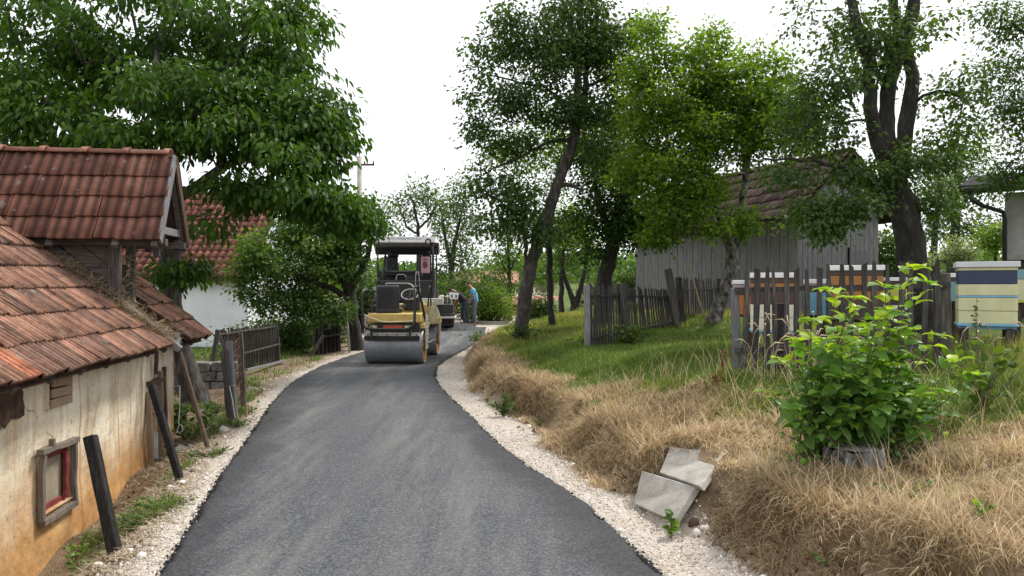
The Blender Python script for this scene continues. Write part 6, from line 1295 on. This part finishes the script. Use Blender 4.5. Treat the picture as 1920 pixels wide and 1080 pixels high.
# ------------------------------------------------------------------ the two road workers
def skin_mesh(name, joints, edges, m, parent, sub=2, root=0):
    me = bpy.data.meshes.new(name); me.from_pydata([j[:3] for j in joints], edges, []); o = link(name, me, m, parent)
    md = o.modifiers.new('skin', 'SKIN'); md.use_smooth_shade = True; lay = me.skin_vertices[0].data if me.skin_vertices else None
    if lay:
        for i, j in enumerate(joints):
            r_ = j[3]; lay[i].radius = (r_, r_ if len(j) < 5 else j[4]); lay[i].use_root = (i == root)
    s_ = o.modifiers.new('sub', 'SUBSURF'); s_.levels = sub; s_.render_levels = sub; return o
def person(loc, rz, label, pose, shirt, trousers, tool):
    """pose in metres, local +x is where the person faces, y to the left"""
    root = empty('person', loc, rz); tag(root, label, 'person', 'road workers beside the paver'); J = pose; j, e = [], []
    def add(p, r_, par=None): j.append((*p, r_)); (e.append((par, len(j)-1)) if par is not None else None); return len(j)-1
    pel = add(J['pelvis'], .125); sp1 = add(J['waist'], .12, pel); ch = add(J['chest'], .145, sp1); nk = add(J['neck'], .055, ch); hd = add(J['head'], .075, nk); h2 = add(Vector(J['head']) + Vector(J['crown']), .085, hd); add(Vector(J['head']) + Vector(J['crown'])*1.9, .05, h2)
    add(Vector(J['head']) + Vector(J['crown'])*.55 + Vector(J['face'])*1.0, .014, h2)
    hands = []
    for s_, k in ((1, 'l'), (-1, 'r')):
        sh = add(J['sh_'+k], .062, ch); el = add(J['el_'+k], .045, sh); wr = add(J['wr_'+k], .03, el); v = (Vector(J['wr_'+k]) - Vector(J['el_'+k])).normalized(); pm = add(Vector(J['wr_'+k]) + v*.06, .034, wr)
        a = Vector((0, 1, 0)); b2 = v.cross(a).normalized(); 
        for q, ln in enumerate((.07, .085, .08, .062)):
            k0 = Vector(J['wr_'+k]) + v*.09 + a*(q-1.5)*.021; f1 = add(k0, .0095, pm); f2 = add(k0 + v*ln*.5 + b2*.012, .0085, f1); add(k0 + v*ln*.7 + b2*.04, .0075, f2)
        t1 = add(Vector(J['wr_'+k]) + v*.04 + a*s_*.035 - b2*.01, .010, pm); add(Vector(J['wr_'+k]) + v*.075 + a*s_*.045 + b2*.02, .009, t1)
        hp = add(J['hip_'+k], .09, pel); kn = add(J['kn_'+k], .06, hp); an = add(J['an_'+k], .042, kn); add(Vector(J['an_'+k]) + Vector((.14, 0, -.05)), .035, an)
    body = skin_mesh('body', j, e, M['skin'], root)
    sj = [(*J['pelvis'], .145), (*J['waist'], .155), (*J['chest'], .175), (*(Vector(J['neck'])*.6 + Vector(J['chest'])*.4), .09)]; se = [(0,1),(1,2),(2,3)]
    for k in ('l', 'r'): m1 = Vector(J['sh_'+k])*.42 + Vector(J['el_'+k])*.58; sj += [(*J['sh_'+k], .085), (*m1, .072)]; n0 = len(sj); se += [(2, n0-2), (n0-2, n0-1)]
    skin_mesh('shirt', sj, se, shirt, root, root=1)
    tj = [(*J['waist'], .13), (*J['pelvis'], .155)]; te = [(0,1)]
    for k in ('l', 'r'): tj += [(*J['hip_'+k], .11), (*J['kn_'+k], .083), (*(Vector(J['an_'+k])+Vector((0,0,.02))), .068)]; n0 = len(tj); te += [(1, n0-3), (n0-3, n0-2), (n0-2, n0-1)]
    skin_mesh('trousers', tj, te, trousers, root, root=1)
    for k in ('l', 'r'): a = Vector(J['an_'+k]); skin_mesh('shoe', [(*(a+Vector((-.04,0,-.045))), .05), (*(a+Vector((.06,0,-.05))), .048), (*(a+Vector((.17,0,-.062))), .038)], [(0,1),(1,2)], M['shoe'], root)
    c = Vector(J['crown']); hc = Vector(J['head']) + c*1.15 - Vector(J['face'])*.35; skin_mesh('hair', [(*(hc-c*.45-Vector(J['face'])*.3), .07), (*hc, .1), (*(hc+c*.7), .075)], [(0,1),(1,2)], M['hair'], root)
    return root
def std(dx=0, bend=0):
    pass
# worker 1: navy, bent forward, raking; worker 2: light blue, upright with bowed head. Both face left (-x world)
pose1 = dict(pelvis=(0,0,.93), waist=(.10,0,1.07), chest=(.27,0,1.27), neck=(.40,0,1.36), head=(.48,0,1.37), crown=(.07,0,.015), face=(.03,0,-.11),
   sh_l=(.31,.19,1.28), el_l=(.36,.2,1.0), wr_l=(.48,.1,.82), sh_r=(.31,-.19,1.28), el_r=(.33,-.22,.98), wr_r=(.40,-.12,.72), hip_l=(.0,.1,.9), kn_l=(.08,.13,.5), an_l=(-.02,.14,.09), hip_r=(0,-.1,.9), kn_r=(.04,-.13,.5), an_r=(-.12,-.14,.09))
pose2 = dict(pelvis=(0,0,.96), waist=(.0,0,1.12), chest=(.05,0,1.34), neck=(.13,0,1.50), head=(.21,0,1.56), crown=(.05,0,.065), face=(.085,0,-.06),
   sh_l=(.06,.2,1.39), el_l=(.03,.23,1.12), wr_l=(.24,.1,1.0), sh_r=(.06,-.2,1.39), el_r=(.04,-.23,1.11), wr_r=(.22,-.1,.92), hip_l=(0,.1,.93), kn_l=(.02,.12,.5), an_l=(-.04,.13,.09), hip_r=(0,-.1,.93), kn_r=(.05,-.12,.5), an_r=(.02,-.13,.09))
Yw = 30.2
w1 = P(872, 612, 29.6); w2 = P(890, 612, 29.9)
person((w1.x, 29.6, hz1(w1.x, 29.6) - .03), R(180), 'road worker in navy tee and dark trousers bent over a rake', pose1, M['navy'], M['navy2'], 1)
person((w2.x, 29.9, hz1(w2.x, 29.9) - .03), R(180), 'road worker in light blue shirt and grey jeans with bowed head', pose2, M['sky_shirt'], M['jeans'], 1)
tl1 = empty('asphalt_rake', (w1.x, 29.6, hz1(w1.x, 29.6) - .03), R(180)); tag(tl1, 'long-handled rake held by the bent worker in navy', 'rake'); MB().tube([(.56,.03,.94),(.42,-.04,.66),(.12,-.2,.06)], .016, 8).build('handle', M['tan_wood'], tl1, smooth=True); MB().box((.11,-.2,.04), (.05,.4,.08)).build('rake_head', M['dark_metal'], tl1, bevel=.01)
tl2 = empty('shovel', (w2.x, 29.9, hz1(w2.x, 29.9) - .03), R(180)); tag(tl2, 'shovel held upright by the worker in light blue', 'shovel'); MB().tube([(.30,-.03,1.08),(.27,-.06,.9),(.2,-.12,.25)], .015, 8).build('handle', M['tan_wood'], tl2, smooth=True); MB().prism([(-.1,.0),(.1,.0),(.11,.22),(.03,.28),(-.03,.28),(-.11,.22)], -.008, .008, 'x').build('blade', M['dark_metal'], tl2, bevel=.003).location = (.2,-.12,0)
# small growth and litter on the dry bank
for i, (px, Y, h, lf, lab) in enumerate(((1190,7.3,.09,'weed','low green shoots in the dry bank above the slabs'),(1475,5.0,.1,'weed','green shoots in the dry grass left of the stump'),(1700,4.5,.12,'weed','yellow-green shoots in the dry grass right of the stump'),(1840,4.1,.12,'plum_leaf','pale green sprout low at the right edge'),(1560,4.2,.08,'weed','tiny sprout in the dry grass below the stump'),(1010,9.2,.1,'bush_leaf','green tuft in the dry grass near the bank edge'))):
    weed(px, Y, h, .07, 34, lf, lab, 200+i, .035, 7)
n = 900; y = 4.0*(9/4.0)**rng.uniform(0, 1, n); x = XGR(y) + rng.uniform(.02, .45, n); ok = clear(x, y) & ~((y > 4.9) & (y < 6.5)); x, y = x[ok], y[ok]; n = len(x)
pos = np.stack([x, y, H(x, y) + .03], 1); me = leaf_mesh('leaf_litter', TS, pos, rng.normal(size=(n, 3))*[1, 1, .3], np.array([0, 0, 1.]) + rng.normal(0, .4, (n, 3)), rng.uniform(.015, .04, n), 1.3, rng.uniform(0, 1, n))
tag(link('leaf_litter', me, M['rust_leaf']), 'dead brown leaves and clods along the foot of the bank', 'leaf litter', kind='stuff')

n = 700; y = 3.6*(15/3.6)**rng.uniform(0, 1, n); x = XGR(y) + rng.uniform(-.03, .26, n); ok = clear(x, y); x, y = x[ok], y[ok]
stones('soil_clods', x, y, .01, .04, M['soil_clod'], 'brown clods of earth crumbled from the cut bank')
n = 500; y = 4.2*(10/4.2)**rng.uniform(0, 1, n); x = XGL(y) - rng.uniform(.05, .9, n); ok = (x + 4.15)*.990 + (y - 9.43)*.139 > .08; x, y = x[ok], y[ok]
stones('verge_clods', x, y, .008, .03, M['soil_clod'], 'earth clods and stones on the verge beside the shed')
